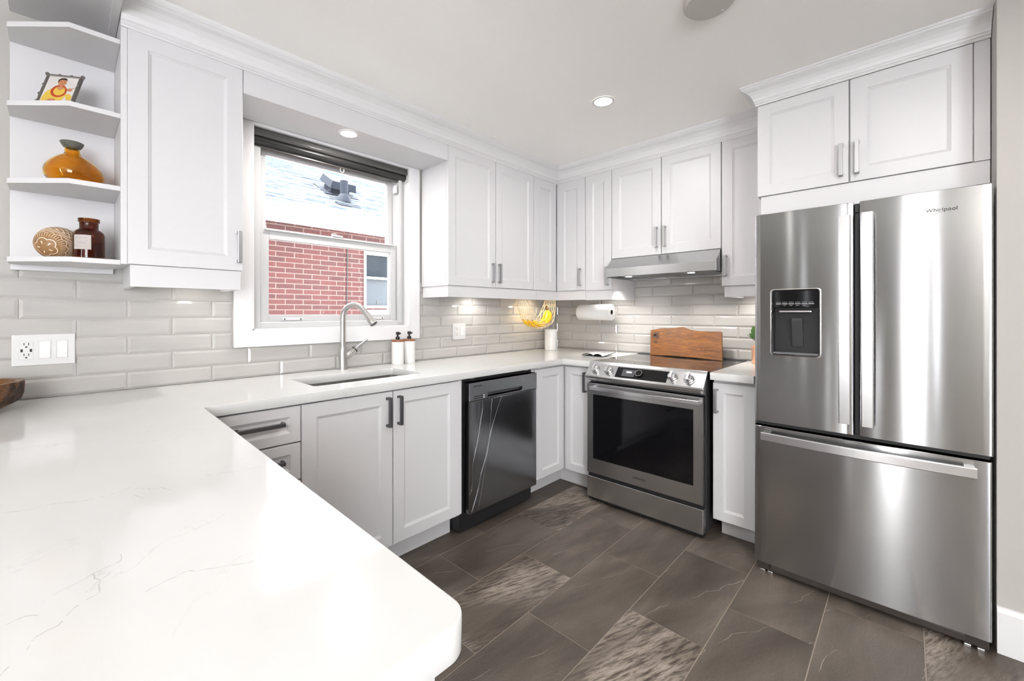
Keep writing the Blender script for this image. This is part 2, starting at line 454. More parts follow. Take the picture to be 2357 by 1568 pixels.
# ================================================================== room shell
# floor: 12 x 24 in stone tiles laid in half bond over grout
def build_floor():
    bm = bmesh.new(); lay = bm.loops.layers.color.new('tile')
    p, L, gx = 0.2935, 0.605, 0.0019
    y0 = 0.944
    rough = {(0, 1.56): 0.78, (-1, 0.64): 0.85, (0, 0.957): 0.56, (1, 0.66): 0.52, (2, 1.573): 0.85, (3, 0.68): 0.62, (2, 0.97): 0.2, (1, 1.262): 0.1,
             (-1, 1.245): 0.12, (3, 1.28): 0.15, (1, 1.866): 0.12, (4, 0.98): 0.3, (4, 0.38): 0.5, (-2, 1.55): 0.3}
    x_lo, x_hi, y_lo, y_hi = 0.02, 6.19, 0.02, 5.38
    for k in range(-4, 16):
        ya, yb = y0 + k * p, y0 + (k + 1) * p
        x0 = 0.957 if k % 2 == 0 else 0.66
        for j in range(-2, 10):
            xa, xb = x0 + j * L, x0 + (j + 1) * L
            A, B_, C_, D_ = max(xa, x_lo), min(xb, x_hi), max(ya, y_lo), min(yb, y_hi)
            if B_ - A < 0.01 or D_ - C_ < 0.01: continue
            key = [v for (kk, xx), v in rough.items() if kk == k and abs(xx - xa) < 0.05]
            r = key[0] if key else RNG.choice([0.0, 0.15, 0.3, 0.5, 0.75])
            c = (r, RNG.random(), RNG.random(), 1)
            def ring(i, z): return [bm.verts.new(q) for q in ((A + i, C_ + i, z), (B_ - i, C_ + i, z), (B_ - i, D_ - i, z), (A + i, D_ - i, z))]
            r0, r1, r2 = ring(gx, -0.006), ring(gx, -0.0008), ring(gx + 0.0012, 0.0)
            fs = []
            for a, b in ((r0, r1), (r1, r2)):
                for i in range(4): fs.append(bm.faces.new((a[i], a[(i + 1) % 4], b[(i + 1) % 4], b[i])))
            fs.append(bm.faces.new(r2))
            for f in fs:
                for lp in f.loops: lp[lay] = c
    bed = bmesh.new(); bmesh.ops.create_cube(bed, size=1)
    for v in bed.verts: v.co = Vector((3.0 + v.co.x * 6.6, 2.7 + v.co.y * 5.6, -0.0525 + v.co.z * 0.1))
    for f in bed.faces: f.material_index = 1
    me = bpy.data.meshes.new('t'); bed.to_mesh(me); bed.free(); bm.from_mesh(me); bpy.data.meshes.remove(me)
    me = bpy.data.meshes.new('floor'); bm.to_mesh(me); bm.free()
    me.materials.append(FLOORM); me.materials.append(FGROUT)
    o = bpy.data.objects.new('floor', me); COL.objects.link(o); structure(o)
build_floor()

WX0, WX1, WZ0, WZ1 = 1.622, 2.551, 1.150, 2.186       # window opening
XF, YF = 6.2, 5.4                                       # far ends of the open-plan space
mb = MB()
mb.box(-0.15, WX0, -0.18, 0, 0, CEIL); mb.box(WX1, XF + 0.1, -0.18, 0, 0, CEIL)
mb.box(WX0, WX1, -0.18, 0, 0, WZ0); mb.box(WX0, WX1, -0.18, 0, WZ1, CEIL)
structure(mb.build('wall_left', WALLM))
structure(MB().box(-0.15, 0, 0, 2.74, 0, CEIL).build('wall_back', WALLM))
structure(MB().box(0.0, 0.83, 2.6, YF + 0.1, 0, CEIL, 0.002).build('wall_right', WALLM))
mb = MB()   # dining-room wall behind the photographer, with a patio opening and thin slots added for fridge reflections
cuts = [(0.91, 0.935), (1.28, 1.305), (2.24, 2.48), (2.755, 2.785)]
ya = -0.1
for a, b in cuts + [(YF + 0.1, None)]:
    mb.box(XF, XF + 0.12, ya, a, 0, CEIL)
    if b: mb.box(XF, XF + 0.12, a, b, 0, 0.35); mb.box(XF, XF + 0.12, a, b, 2.13, CEIL); ya = b
structure(mb.build('wall_front', WALLD))
mb = MB()
mb.box(0.8, 4.2, YF, YF + 0.12, 0, CEIL); mb.box(6.05, XF + 0.1, YF, YF + 0.12, 0, CEIL)
mb.box(4.2, 6.05, YF, YF + 0.12, 0, 0.4); mb.box(4.2, 6.05, YF, YF + 0.12, 2.2, CEIL)
structure(mb.build('wall_side', WALLD))
structure(MB().box(-0.2, XF + 0.15, -0.75, YF + 0.15, CEIL, CEIL + 0.2).build('ceiling', CEILM))  # runs past the window wall as an unseen eave added to block sun
mb = MB(); mb.prism([(0.83, 0.0), (0.845, 0.0), (0.845, 0.150), (0.838, 0.165), (0.83, 0.167)], 'y', 2.6, YF)
structure(mb.build('baseboard_right', TRIMW))

# bevelled 3 x 12 in wall tiles
def tile_field(name, wall, rows):
    mb = MB()
    for (z0, z1, spans, joints) in rows:
        for (s0, s1) in spans:
            cuts = sorted([s0, s1] + [j for j in joints if s0 + 0.012 < j < s1 - 0.012])
            for a0, a1 in zip(cuts, cuts[1:]):
                g = 0.0009
                R = lambda i, d: rect_ring(wall, a0 + g + i, a1 - g - i, z0 + g + i, z1 - g - i, d)
                e = min(0.0105, (a1 - a0) * 0.3, (z1 - z0) * 0.3)
                mb.loft([R(0, 0.0015), R(0, 0.0045), R(e, 0.0088)], cap0=False)
            wbox(mb, wall, s0, s1, 0.0002, 0.0022, z0, z1, mi=1)
    structure(mb.build(name, [TILE, GROUT], sharp=5))
TZ, TP = 0.9108, 0.0761
rows = []
for j in range(0, 7):
    z0, z1 = TZ + j * TP, TZ + (j + 1) * TP
    if j == 0: z0 = 0.9142
    off = 3.3236 if j % 2 == 0 else 3.3236 + 0.1509
    J = [off - 0.3018 * k for k in range(-2, 13)]
    spans = [(0.010, 4.1)] if j < 2 else [(0.010, 1.546), (2.634, 4.1)]
    rows.append((z0, z1, spans, J))
tile_field('wall_left_tile', 'w', rows)
rows = []
for j in range(0, 10):
    z0, z1 = TZ + j * TP, TZ + (j + 1) * TP
    if j == 0: z0 = 0.9142
    off = 0.177 if j % 2 == 1 else 0.328
    J = [off + 0.3018 * k for k in range(-1, 8)]
    rows.append((z0, z1, [(0.0095, 1.86)] if j < 7 else [(0.78, 1.56)], J))
tile_field('wall_back_tile', 'r', rows)

# crown moulding -------------------------------------------------------
CROWN = [(0.0, 2.292), (0.006, 2.292), (0.008, 2.297), (0.004, 2.300), (0.010, 2.303), (0.016, 2.309), (0.012, 2.314), (0.016, 2.316),
         (0.022, 2.332), (0.034, 2.350), (0.052, 2.366), (0.070, 2.374), (0.074, 2.378), (0.082, 2.384), (0.088, 2.392), (0.090, CEIL), (0.0, CEIL)]
def crown_run(path, prof, name):
    """path: list of (point, outward offset dir) in xy; mitres come from the offset directions"""
    rings = [[(p[0] + o[0] * d, p[1] + o[1] * d, z) for d, z in prof] for p, o in path]
    structure(MB().loft(rings).build(name, TRIMW, sharp=60))
crown_run([((3.062, 0.291), (0, 1)), ((0.385, 0.291), (1, 1)), ((0.385, 1.806), (1, 0))], CROWN, 'trim_1')
FCR = [(0.0, 2.3035), (0.005, 2.3035), (0.008, 2.309), (0.005, 2.3135), (0.011, 2.317), (0.012, 2.322), (0.009, 2.325), (0.013, 2.328), (0.017, 2.341), (0.025, 2.356), (0.037, 2.369), (0.050, 2.377), (0.052, 2.379), (0.059, 2.383), (0.060, 2.389), (0.065, 2.392), (0.065, CEIL), (0.0, CEIL)]
crown_run([((0.46, 1.806), (0, -1)), ((0.71, 1.806), (1, -1)), ((0.71, 2.598), (1, 0))], FCR, 'trim_2')
# bulkhead over the sink window, between the wall cabinets
mb = MB(); mb.box(1.5275, 2.6635, 0.0, 0.291, 2.194, CEIL, 0.0015)
structure(mb.build('trim_3', WHITE))
# frieze behind the crown above the cabinet boxes
mb = MB(); mb.box(2.6645, 3.062, 0.001, 0.29, 2.302, CEIL - 0.001); mb.box(0.386, 1.5265, 0.001, 0.29, 2.302, CEIL - 0.001)
mb.box(0.001, 0.384, 0.001, 1.80, 2.302, CEIL - 0.001); mb.box(0.001, 0.709, 1.807, 2.597, 2.316, CEIL - 0.001)
structure(mb.build('trim_4', WHITE))
# dropped panel above the open corner shelf
mb = MB(); mb.box(3.064, 3.345, 0.001, 0.55, 2.345, CEIL - 0.0005); mb.box(3.064, 3.086, 0.001, 0.55, 2.330, 2.345)
structure(mb.build('trim_5', WHITE))

# window ----------------------------------------------------------------
mb = MB()
def frame_xz(mb, x0, x1, z0, z1, w, y0, y1, bev=0.002, mi=0, wb=None, wt=None):
    wb = wb or w; wt = wt or w
    mb.box(x0, x0 + w, y0, y1, z0, z1, bev, mi=mi); mb.box(x1 - w, x1, y0, y1, z0, z1, bev, mi=mi)
    mb.box(x0 + w, x1 - w, y0, y1, z0, z0 + wb, bev, mi=mi); mb.box(x0 + w, x1 - w, y0, y1, z1 - wt, z1, bev, mi=mi)
mb.box(1.549, WX0, 0.0, 0.020, 1.066, 2.193, 0.002); mb.box(WX1, 2.634, 0.0, 0.020, 1.066, 2.193, 0.002)
mb.box(WX0, WX1, 0.0, 0.020, 1.066, WZ0, 0.002); mb.box(WX0, WX1, 0.0, 0.020, WZ1 - 0.004, 2.193, 0.001)
mb.box(WX0, WX0 + 0.006, -0.17, 0.019, WZ0, WZ1); mb.box(WX1 - 0.006, WX1, -0.17, 0.019, WZ0, WZ1)
mb.box(WX0, WX1, -0.17, 0.019, WZ0, WZ0 + 0.006); mb.box(WX0, WX1, -0.17, 0.018, WZ1 - 0.006, WZ1)
win = structure(mb.build('window_1', TRIMW))
mb = MB(); frame_xz(mb, WX0 + 0.006, WX1 - 0.006, WZ0 + 0.006, WZ1 - 0.006, 0.048, -0.15, -0.045, wb=0.030)
mb.box(1.655, 1.676, -0.045, -0.030, 1.17, 2.13, 0.002)
mb.box(1.690, 1.700, -0.070, -0.030, 2.02, 2.07, 0.001)
mb.build('window_frame', VINYL, win)
mb = MB(); frame_xz(mb, 1.684, 2.490, 1.655, 2.135, 0.036, -0.135, -0.105, wb=0.028, wt=0.046)
us = mb.build('upper_sash', VINYL, win)
MB().box(1.72, 2.455, -0.122, -0.119, 1.683, 2.09).build('pane', GLASS, us)
mb = MB(); frame_xz(mb, 1.680, 2.494, 1.188, 1.684, 0.042, -0.10, -0.062, wb=0.038, wt=0.056)
mb.box(1.70, 2.47, -0.062, -0.050, 1.672, 1.680, 0.002)
ls = mb.build('lower_sash', VINYL, win)
MB().box(1.722, 2.452, -0.083, -0.080, 1.226, 1.629).build('pane', GLASS, ls)
for xc in (2.335, 1.83):
    m2 = MB(); m2.box(xc - 0.055, xc + 0.055, -0.063, -0.050, 1.196, 1.210, 0.003)
    for s in (-0.042, 0.042): m2.lathe([(0.004, 0), (0.004, 0.0015)], (xc + s, -0.0505, 1.203), 10, mi=1, axis=(0, 1, 0))
    m2.build('sash_lift', [PLATE, DARKHOLE], ls)
m2 = MB(); m2.box(2.05, 2.11, -0.075, -0.050, 1.684, 1.694, 0.002); m2.tube([(2.08, -0.06, 1.690), (2.10, -0.05, 1.70), (2.12, -0.05, 1.695)], 0.003, 8)
m2.build('sash_lock', VINYL, ls)

# roller blind
bl = thing('roller_blind', (2.08, -0.02, 2.178), 'dark grey roller blind wound up under its cassette across the top of the window', 'blind')
mb = MB(); mb.prism([(-0.070, 2.178), (-0.002, 2.178), (0.004, 2.172), (0.006, 2.150), (-0.004, 2.140), (-0.070, 2.140)], 'x', 1.634, 2.543, 0.0008)
mb.build('cassette', BLINDL, bl)
mb = MB()
for i in range(1):
    prof = [(0.030 * math.cos(a) - 0.036, 2.126 + 0.020 * math.sin(a)) for a in [2 * PI * k / 20 for k in range(20)]]
    mb.prism(prof, 'x', 1.640, 2.540, smooth=True)
mb.build('fabric_roll', BLINDM, bl)
MB().box(1.645, 2.535, -0.062, -0.044, 2.094, 2.112, 0.004).build('bottom_rail', BLINDL, bl)
MB().box(1.629, 1.634, -0.072, 0.006, 2.094, 2.179, 0.001).build('end_bracket', VINYL, bl); MB().box(2.541, 2.545, -0.072, 0.004, 2.10, 2.179, 0.001).build('end_bracket', VINYL, bl)
mb = MB(); ring = [(2.055 + 0.012 * math.cos(a), -0.05, 2.086 + 0.014 * math.sin(a)) for a in [2 * PI * k / 14 for k in range(15)]]
mb.tube(ring, 0.002, 6); mb.build('pull_ring', VINYL, bl)

# ================================================================== wall cabinets
def cabinet(name, wall, a0, a1, d1, z0, z1, label, cat='cabinet', group=None, d0=0.011):
    c = P3(wall, (a0 + a1) / 2, d0, z0)
    t = thing(name, c, label, cat, group)
    mb = MB(); wbox(mb, wall, a0, a1, d0, d1, z0, z1, 0.0012); mb.build('body', WHITE, t)
    return t
def valance(wall, a0, a1, d0, d1, z0, z1, parent, ends=(True, True)):
    mb = MB(); wbox(mb, wall, a0, a1, d1 - 0.018, d1, z0, z1, 0.0012)
    if ends[0]: wbox(mb, wall, a0, a0 + 0.018, d0, d1 - 0.018, z0, z1, 0.001)
    if ends[1]: wbox(mb, wall, a1 - 0.018, a1, d0, d1 - 0.018, z0, z1, 0.001)
    return mb.build('light_valance', WHITE, parent)

UB = 2.300
# 1. single-door cabinet beside the open shelf
c = cabinet('upper_cabinet', 'w', 2.6645, 3.062, 0.270, 1.418, UB, 'tall white single-door wall cabinet between the open shelves and the window')
MB().box(3.0432, 3.062, 0.270, 0.289, 1.418, UB, 0.001).build('face_strip', WHITE, c)
d = shaker('w', 2.664, 3.044, 1.418, UB - 0.004, 0.291, c); pull('w', 2.683, 1.452, 1.588, 0.291, d)
valance('w', 2.672, 3.035, 0.012, 0.283, 1.336, 1.418, c)
# 2. two-door cabinet on the other side of the window
c = cabinet('upper_cabinet', 'w', 0.678, 1.5265, 0.270, 1.410, UB, 'white two-door wall cabinet beside the window, above the wall outlet')
d = shaker('w', 1.099, 1.5265, 1.410, UB - 0.004, 0.291, c); pull('w', 1.131, 1.444, 1.580, 0.291, d)
d = shaker('w', 0.678, 1.096, 1.412, UB - 0.004, 0.291, c); pull('w', 1.068, 1.444, 1.580, 0.291, d)
valance('w', 0.640, 1.520, 0.012, 0.283, 1.338, 1.410, c, (False, True))
# 3. corner cabinet
c = thing('corner_upper_cabinet', (0.15, 0.15, 1.41), 'white corner wall cabinet with two folding panels above the hanging bananas', 'cabinet')
mb = MB(); mb.prism([(0.011, 0.011), (0.676, 0.011), (0.676, 0.270), (0.365, 0.270), (0.365, 0.563), (0.011, 0.563)], 'z', 1.412, UB, 0.001); mb.build('body', WHITE, c)
shaker('w', 0.388, 0.675, 1.412, UB - 0.004, 0.291, c, stile=0.07)
d = shaker('r', 0.293, 0.564, 1.412, UB - 0.004, 0.385, c, stile=0.07); pull('r', 0.520, 1.446, 1.584, 0.385, d)
mb = MB(); mb.box(0.360, 0.638, 0.265, 0.283, 1.338, 1.411, 0.001); mb.box(0.357, 0.375, 0.283, 0.562, 1.338, 1.411, 0.001); mb.build('light_valance', WHITE, c)
# 4. narrow cabinet beside the hood
c = cabinet('narrow_upper_cabinet', 'r', 0.566, 0.7915, 0.365, 1.406, UB, 'narrow white wall cabinet whose handle is half hidden by the range hood')
d = shaker('r', 0.566, 0.7915, 1.406, UB - 0.004, 0.385, c, stile=0.07); pull('r', 0.758, 1.440, 1.578, 0.385, d)
valance('r', 0.5635, 0.790, 0.012, 0.375, 1.334, 1.406, c, (False, True))
# 5. cabinet over the hood
c = cabinet('hood_cabinet', 'r', 0.7935, 1.5395, 0.365, 1.634, UB, 'short white two-door wall cabinet above the stainless range hood')
d = shaker('r', 0.793, 1.1645, 1.634, UB - 0.004, 0.385, c); pull('r', 1.134, 1.682, 1.822, 0.385, d)
d = shaker('r', 1.1665, 1.540, 1.634, UB - 0.004, 0.385, c); pull('r', 1.190, 1.682, 1.822, 0.385, d)
# 6. narrow cabinet next to the fridge
c = cabinet('narrow_upper_cabinet', 'r', 1.5415, 1.803, 0.365, 1.400, UB, 'narrow white wall cabinet squeezed between the hood cabinet and the refrigerator')
d = shaker('r', 1.542, 1.803, 1.400, UB - 0.004, 0.385, c); pull('r', 1.566, 1.462, 1.590, 0.385, d)
valance('r', 1.556, 1.803, 0.012, 0.375, 1.334, 1.400, c, (True, False))
# 7. cabinet over the fridge
c = thing('fridge_cabinet', (0.3, 2.2, 1.776), 'wide deep white two-door cabinet above the refrigerator', 'cabinet')
MB().box(0.011, 0.688, 1.808, 2.597, 1.834, 2.316, 0.001).build('body', WHITE, c)
MB().box(0.660, 0.702, 1.822, 2.597, 1.722, 1.833, 0.001).build('bottom_rail', WHITE, c)
MB().box(0.688, 0.707, 2.554, 2.597, 1.834, 2.316, 0.001).build('filler_strip', WHITE, c)
MB().box(0.011, 0.660, 1.808, 1.824, 0.0, 1.833, 0.001).build('side_panel', WHITE, c)
d = shaker('r', 1.807, 2.174, 1.834, 2.304, 0.710, c, stile=0.053); pull('r', 2.146, 1.866, 2.012, 0.710, d, HANDLE)
d = shaker('r', 2.1765, 2.5525, 1.834, 2.304, 0.710, c, stile=0.058); pull('r', 2.202, 1.866, 2.014, 0.710, d, HANDLE)

# open corner shelf
c = thing('open_corner_shelf', (3.2, 0.1, 1.414), 'open white corner shelf unit with four angled shelves at the end of the wall cabinets', 'shelf')
MB().box(3.0624, 3.344, 0.0095, 0.018, 1.434, 2.240, 0.0005).build('back_panel', WHITE, c)
SHP = [(3.0624, 0.018), (3.0624, 0.284), (3.196, 0.284), (3.344, 0.135), (3.344, 0.018)]
for zz in (2.226, 1.954, 1.686, 1.415):
    MB().prism(SHP, 'z', zz, zz + 0.0175, 0.0008).build('shelf_board', WHITE, c)
MB().box(3.066, 3.342, 0.0095, 0.030, 1.395, 1.4148, 0.001).build('support_rail', WHITE, c)

# ================================================================== base cabinets
BT = 0.872
def base_cab(name, wall, a0, a1, d1, label, body=None, group=None, toe=0.10):
    t = thing(name, P3(wall, (a0 + a1) / 2, 0.3, 0), label, 'cabinet', group)
    mb = MB(); wbox(mb, wall, a0, a1, 0.011, d1 - 0.021, 0.125, BT, 0.001) if body is None else body(mb); mb.build('body', WHITE, t)
    return t
def toe_kick(wall, a0, a1, d, parent):
    mb = MB(); wbox(mb, wall, a0, a1, d - 0.016, d, 0.0, 0.1245, 0.001); return mb.build('toe_kick', WHITE, parent)
YC = 0.618; XC = 0.7365
# drawers
c = base_cab('drawer_base_cabinet', 'w', 2.5445, 2.93, YC, 'white base cabinet with stacked drawers under the peninsula corner')
toe_kick('w', 2.5445, 2.93, 0.512, c)
for z0, z1 in ((0.722, 0.868), (0.571, 0.719), (0.355, 0.568), (0.137, 0.352)):
    d = shaker('w', 2.5445, 2.925, z0, z1, YC, c, 'drawer', stile=0.042)
    pull('w', 2.612, (z0 + z1) / 2 + 0.010, 0, YC, d, HANDLE_D, True, 2.778)
# sink base
def sink_body(mb):
    mb.box(1.692, 1.710, 0.011, 0.597, 0.125, BT, 0.001); mb.box(2.526, 2.5435, 0.011, 0.597, 0.125, BT, 0.001)
    mb.box(1.710, 2.526, 0.011, 0.597, 0.125, 0.143); mb.box(1.710, 2.526, 0.011, 0.020, 0.143, BT)
    mb.box(1.710, 2.526, 0.579, 0.597, 0.143, BT); mb.box(1.692, 1.717, 0.597, 0.612, 0.137, 0.868, 0.001)
c = base_cab('sink_base_cabinet', 'w', 1.692, 2.5435, YC, 'white base cabinet with two tall doors under the sink', sink_body)
toe_kick('w', 1.692, 2.5435, 0.512, c)
d = shaker('w', 2.1245, 2.5435, 0.137, 0.868, YC, c); pull('w', 2.152, 0.704, 0.842, YC, d, HANDLE_D)
d = shaker('w', 1.718, 2.1225, 0.137, 0.868, YC, c); pull('w', 2.092, 0.704, 0.842, YC, d, HANDLE_D)
# blind corner
def corner_body(mb): mb.prism([(0.011, 0.011), (1.058, 0.011), (1.058, 0.597), (0.7155, 0.597), (0.7155, 0.833), (0.011, 0.833)], 'z', 0.125, BT, 0.001)
c = base_cab('corner_base_cabinet', 'w', 0.5, 0.8, YC, 'white corner base cabinet with two panels meeting between dishwasher and range', corner_body)
mb = MB(); mb.box(0.600, 1.040, 0.492, 0.508, 0, 0.1245, 0.001); mb.box(0.616, 0.632, 0.508, 0.833, 0, 0.1245, 0.001); mb.build('toe_kick', WHITE, c)
shaker('w', 0.750, 1.040, 0.133, 0.862, YC, c, stile=0.05)
MB().box(1.040, 1.058, 0.597, 0.612, 0.125, 0.862, 0.001).build('filler_strip', WHITE, c)
d = shaker('r', 0.621, 0.833, 0.130, 0.860, XC, c, stile=0.05); pull('r', 0.792, 0.696, 0.832, XC, d, HANDLE_D)
# small cabinet between range and fridge
c = base_cab('narrow_base_cabinet', 'r', 1.600, 1.806, XC, 'narrow white base cabinet between the range and the refrigerator')
toe_kick('r', 1.616, 1.806, 0.632, c)
d = shaker('r', 1.600, 1.806, 0.110, 0.858, XC, c, stile=0.052); pull('r', 1.620, 0.694, 0.824, XC, d, HANDLE)
# peninsula carcass
c = thing('peninsula_cabinet', (3.25, 1.3, 0), 'white cabinet carcass under the peninsula end of the countertop', 'cabinet')
MB().box(2.945, 3.62, 0.640, 1.985, 0.10, BT, 0.001).build('body', WHITE, c)
MB().box(2.931, 3.64, 1.985, 2.003, 0.0, BT, 0.0015).build('end_panel', WHITE, c)
MB().box(3.00, 3.60, 0.640, 1.984, 0.0, 0.0995, 0.001).build('toe_kick', WHITE, c)

# ================================================================== countertops
def rounded_poly(pts, radii, n=8):
    out = []
    k = len(pts)
    for i, (p, r) in enumerate(zip(pts, radii)):
        p = Vector(p)
        if r <= 0: out.append(tuple(p)); continue
        a = (Vector(pts[i - 1]) - p).normalized(); b = (Vector(pts[(i + 1) % k]) - p).normalized()
        ang = a.angle(b); t = r / math.tan(ang / 2)
        c = p + (a + b).normalized() * (r / math.sin(ang / 2))
        s = p + a * t - c; e = p + b * t - c
        a0 = math.atan2(s.y, s.x); da = math.atan2(e.y, e.x) - a0
        while da > PI: da -= 2 * PI
        while da < -PI: da += 2 * PI
        for q in range(n + 1):
            an = a0 + da * q / n; out.append((c.x + r * math.cos(an), c.y + r * math.sin(an)))
    return out
def slab(outer, hole, z0, z1, bev=0.0025):
    bm = bmesh.new()
    def loop(pts):
        vs = [bm.verts.new((x, y, z1)) for x, y in pts]
        return [bm.edges.new((vs[i], vs[(i + 1) % len(vs)])) for i in range(len(vs))]
    ed = loop(outer) + (loop(hole) if hole else [])
    bmesh.ops.triangle_fill(bm, use_beauty=True, use_dissolve=False, edges=ed)
    bmesh.ops.recalc_face_normals(bm, faces=list(bm.faces))
    if sum(f.normal.z for f in bm.faces) < 0: bmesh.ops.reverse_faces(bm, faces=list(bm.faces))
    bmesh.ops.dissolve_limit(bm, angle_limit=0.01, verts=list(bm.verts), edges=list(bm.edges))
    top = list(bm.faces)
    ext = bmesh.ops.extrude_face_region(bm, geom=top, use_keep_orig=True)
    vs = [g for g in ext['geom'] if isinstance(g, bmesh.types.BMVert)]
    bmesh.ops.translate(bm, verts=vs, vec=(0, 0, z0 - z1))
    bmesh.ops.recalc_face_normals(bm, faces=list(bm.faces))
    rim = [e for e in bm.edges if len(e.link_faces) == 2 and abs(e.verts[0].co.z - e.verts[1].co.z) < 1e-6 and e.calc_face_angle(0) > 1.0]
    bmesh.ops.bevel(bm, geom=rim, offset=bev, segments=2, affect='EDGES', profile=0.5)
    bm.normal_update()
    for f in bm.faces: f.smooth = abs(f.normal.z) < 0.99
    return bm
outer = [(0.011, 0.0095), (3.70, 0.0095), (3.70, 2.028), (2.8985, 2.028), (2.8735, 0.634), (0.772, 0.634), (0.772, 0.8415), (0.0105, 0.8415)]
rad = [0, 0, 0.03, 0.032, 0.008, 0.006, 0, 0]
SX0, SX1, SY0, SY1 = 1.866, 2.440, 0.196, 0.494
hole = rounded_poly([(SX0, SY0), (SX1, SY0), (SX1, SY1), (SX0, SY1)], [0.018] * 4, 5)
mb = MB(); mb.bm = slab(rounded_poly(outer, rad, 14), hole, 0.8745, 0.914)
ct = thing('countertop', (1.8, 0.3, 0.8745), 'white quartz countertop running along the window wall and out as a peninsula', 'countertop')
VEINS = [[(3.279, 1.311), (3.247, 1.327), (3.227, 1.321), (3.177, 1.347), (3.143, 1.344), (3.121, 1.328), (3.096, 1.365), (3.081, 1.373), (3.07, 1.399)],
 [(3.119, 1.379), (3.111, 1.405)],
 [(3.32, 1.86), (3.247, 1.784), (3.235, 1.762), (3.227, 1.738), (3.211, 1.731), (3.2, 1.707), (3.179, 1.692), (3.177, 1.665), (3.183, 1.638), (3.155, 1.626), (3.154, 1.606)],
 [(3.253, 1.692), (3.245, 1.691), (3.236, 1.687), (3.226, 1.696)],
 [(3.141, 1.728), (3.119, 1.72), (3.098, 1.715), (3.089, 1.725), (3.067, 1.735), (3.041, 1.751), (3.023, 1.752), (2.985, 1.754), (2.95, 1.76)],
 [(3.051, 0.873), (3.0, 0.92), (2.958, 0.938), (2.914, 0.989)], [(3.323, 0.666), (3.276, 0.67), (3.202, 0.686), (3.141, 0.707)],
 [(3.011, 1.362), (2.964, 1.377), (2.918, 1.389)]]
rv = random.Random(3)
for vn in VEINS:
    P = []
    for (ax, ay), (bx, by) in zip(vn, vn[1:]):
        n_ = max(2, int(math.hypot(bx - ax, by - ay) / 0.006))
        for i in range(n_): P.append((ax + (bx - ax) * i / n_ + rv.uniform(-1, 1) * 0.0012, ay + (by - ay) * i / n_ + rv.uniform(-1, 1) * 0.0012))
    P.append(vn[-1])
    for i in range(len(P) - 1):
        if rv.random() < 0.10: continue
        a, b = Vector(P[i]), Vector(P[i + 1]); dd = (b - a); 
        if dd.length < 1e-5: continue
        nn = Vector((-dd.y, dd.x)).normalized() * rv.uniform(0.0003, 0.0010)
        z = 0.91405
        mb.quad((a.x - nn.x, a.y - nn.y, z), (b.x - nn.x, b.y - nn.y, z), (b.x + nn.x, b.y + nn.y, z), (a.x + nn.x, a.y + nn.y, z), mi=1)
mb.build('slab', [QUARTZ, VEIN], ct, sharp=30)
mb = MB(); mb.bm = slab(rounded_poly([(0.0105, 1.5965), (0.775, 1.5965), (0.775, 1.8065), (0.0105, 1.8065)], [0, 0.006, 0, 0]), None, 0.8745, 0.914)
tag(mb.build('side_countertop', QUARTZ, None, 25), 'short white quartz countertop between the range and the refrigerator', 'countertop')

# sink -------------------------------------------------------------------
sk = thing('sink', ((SX0 + SX1) / 2, 0.34, 0.68), 'undermount stainless steel sink basin set into the countertop below the window', 'sink')
e = 0.004
def rr(i, z): return [(x, y, z) for x, y in rounded_poly([(SX0 - e + i, SY0 - e + i), (SX1 + e - i, SY0 - e + i), (SX1 + e - i, SY1 + e - i), (SX0 - e + i, SY1 + e - i)], [0.022] * 4, 5)]
mb = MB(); mb.loft([rr(-0.02, 0.8735), rr(0, 0.8735), rr(0.002, 0.72), rr(0.008, 0.70), rr(0.02, 0.692)], cap0=False, smooth=True)
mb.build('basin', SINKM, sk, 60)
mb = MB(); mb.lathe([(0.0, 0), (0.04, 0), (0.045, 0.003), (0.030, 0.001), (0.028, -0.004), (0.0, -0.004)], (2.15, 0.34, 0.6928), 24, cap0=False); mb.build('drain', CHROME, sk)

# faucet -----------------------------------------------------------------
fx, fy = 2.100, 0.052
fa = thing('kitchen_faucet', (fx, fy, 0.914), 'brushed nickel pull-down faucet with a high arched spout behind the sink', 'faucet')
MB().lathe([(0.0265, 0), (0.0265, 0.004), (0.0245, 0.008), (0.0245, 0.085), (0.0225, 0.11), (0.018, 0.128)], (fx, fy, 0.914), 28).build('body', SATIN, fa)
sd = Vector((-0.51, 0.86, 0)).normalized(); R_ = 0.072
pts = [Vector((fx, fy, 0.914 + 0.10 + t)) for t in (0, 0.05, 0.10, 0.15, 0.19)]
zc = 0.914 + 0.296
for k in range(0, 15):
    a = PI * k / 15 * 0.86
    pts.append(Vector((fx, fy, zc)) + sd * (R_ - R_ * math.cos(a)) + Vector((0, 0, R_ * math.sin(a))))
MB().tube(pts, 0.0150, 16).build('spout', SATIN, fa)
tip = pts[-1]; dr = (pts[-1] - pts[-2]).normalized()
mb = MB(); mb.tube([tip, tip + dr * 0.006, tip + dr * 0.03, tip + dr * 0.07, tip + dr * 0.098, tip + dr * 0.102], [0.0152, 0.0158, 0.0175, 0.021, 0.0235, 0.0225], 20)
mb.build('spray_head', SATIN, fa)
mb = MB(); mb.tube([tip + dr * 0.1021, tip + dr * 0.104], [0.020, 0.019], 18); mb.build('nozzle', GREYP, fa)
hd = Vector((-0.72, 0.06, 0.62)).normalized(); hb = Vector((fx, fy, 0.965))
mb = MB(); mb.tube([hb, hb + hd * 0.03, hb + hd * 0.085, hb + hd * 0.088], [0.0185, 0.0185, 0.0185, 0.0165], 20); mb.build('valve_arm', SATIN, fa)
mb = MB(); mb.tube([hb + hd * 0.088, hb + hd * 0.0925], 0.0192, 20); mb.build('valve_ring', EDGE_GLOSSY, fa)
ld = Vector((-0.80, 0.05, 0.55)).normalized()
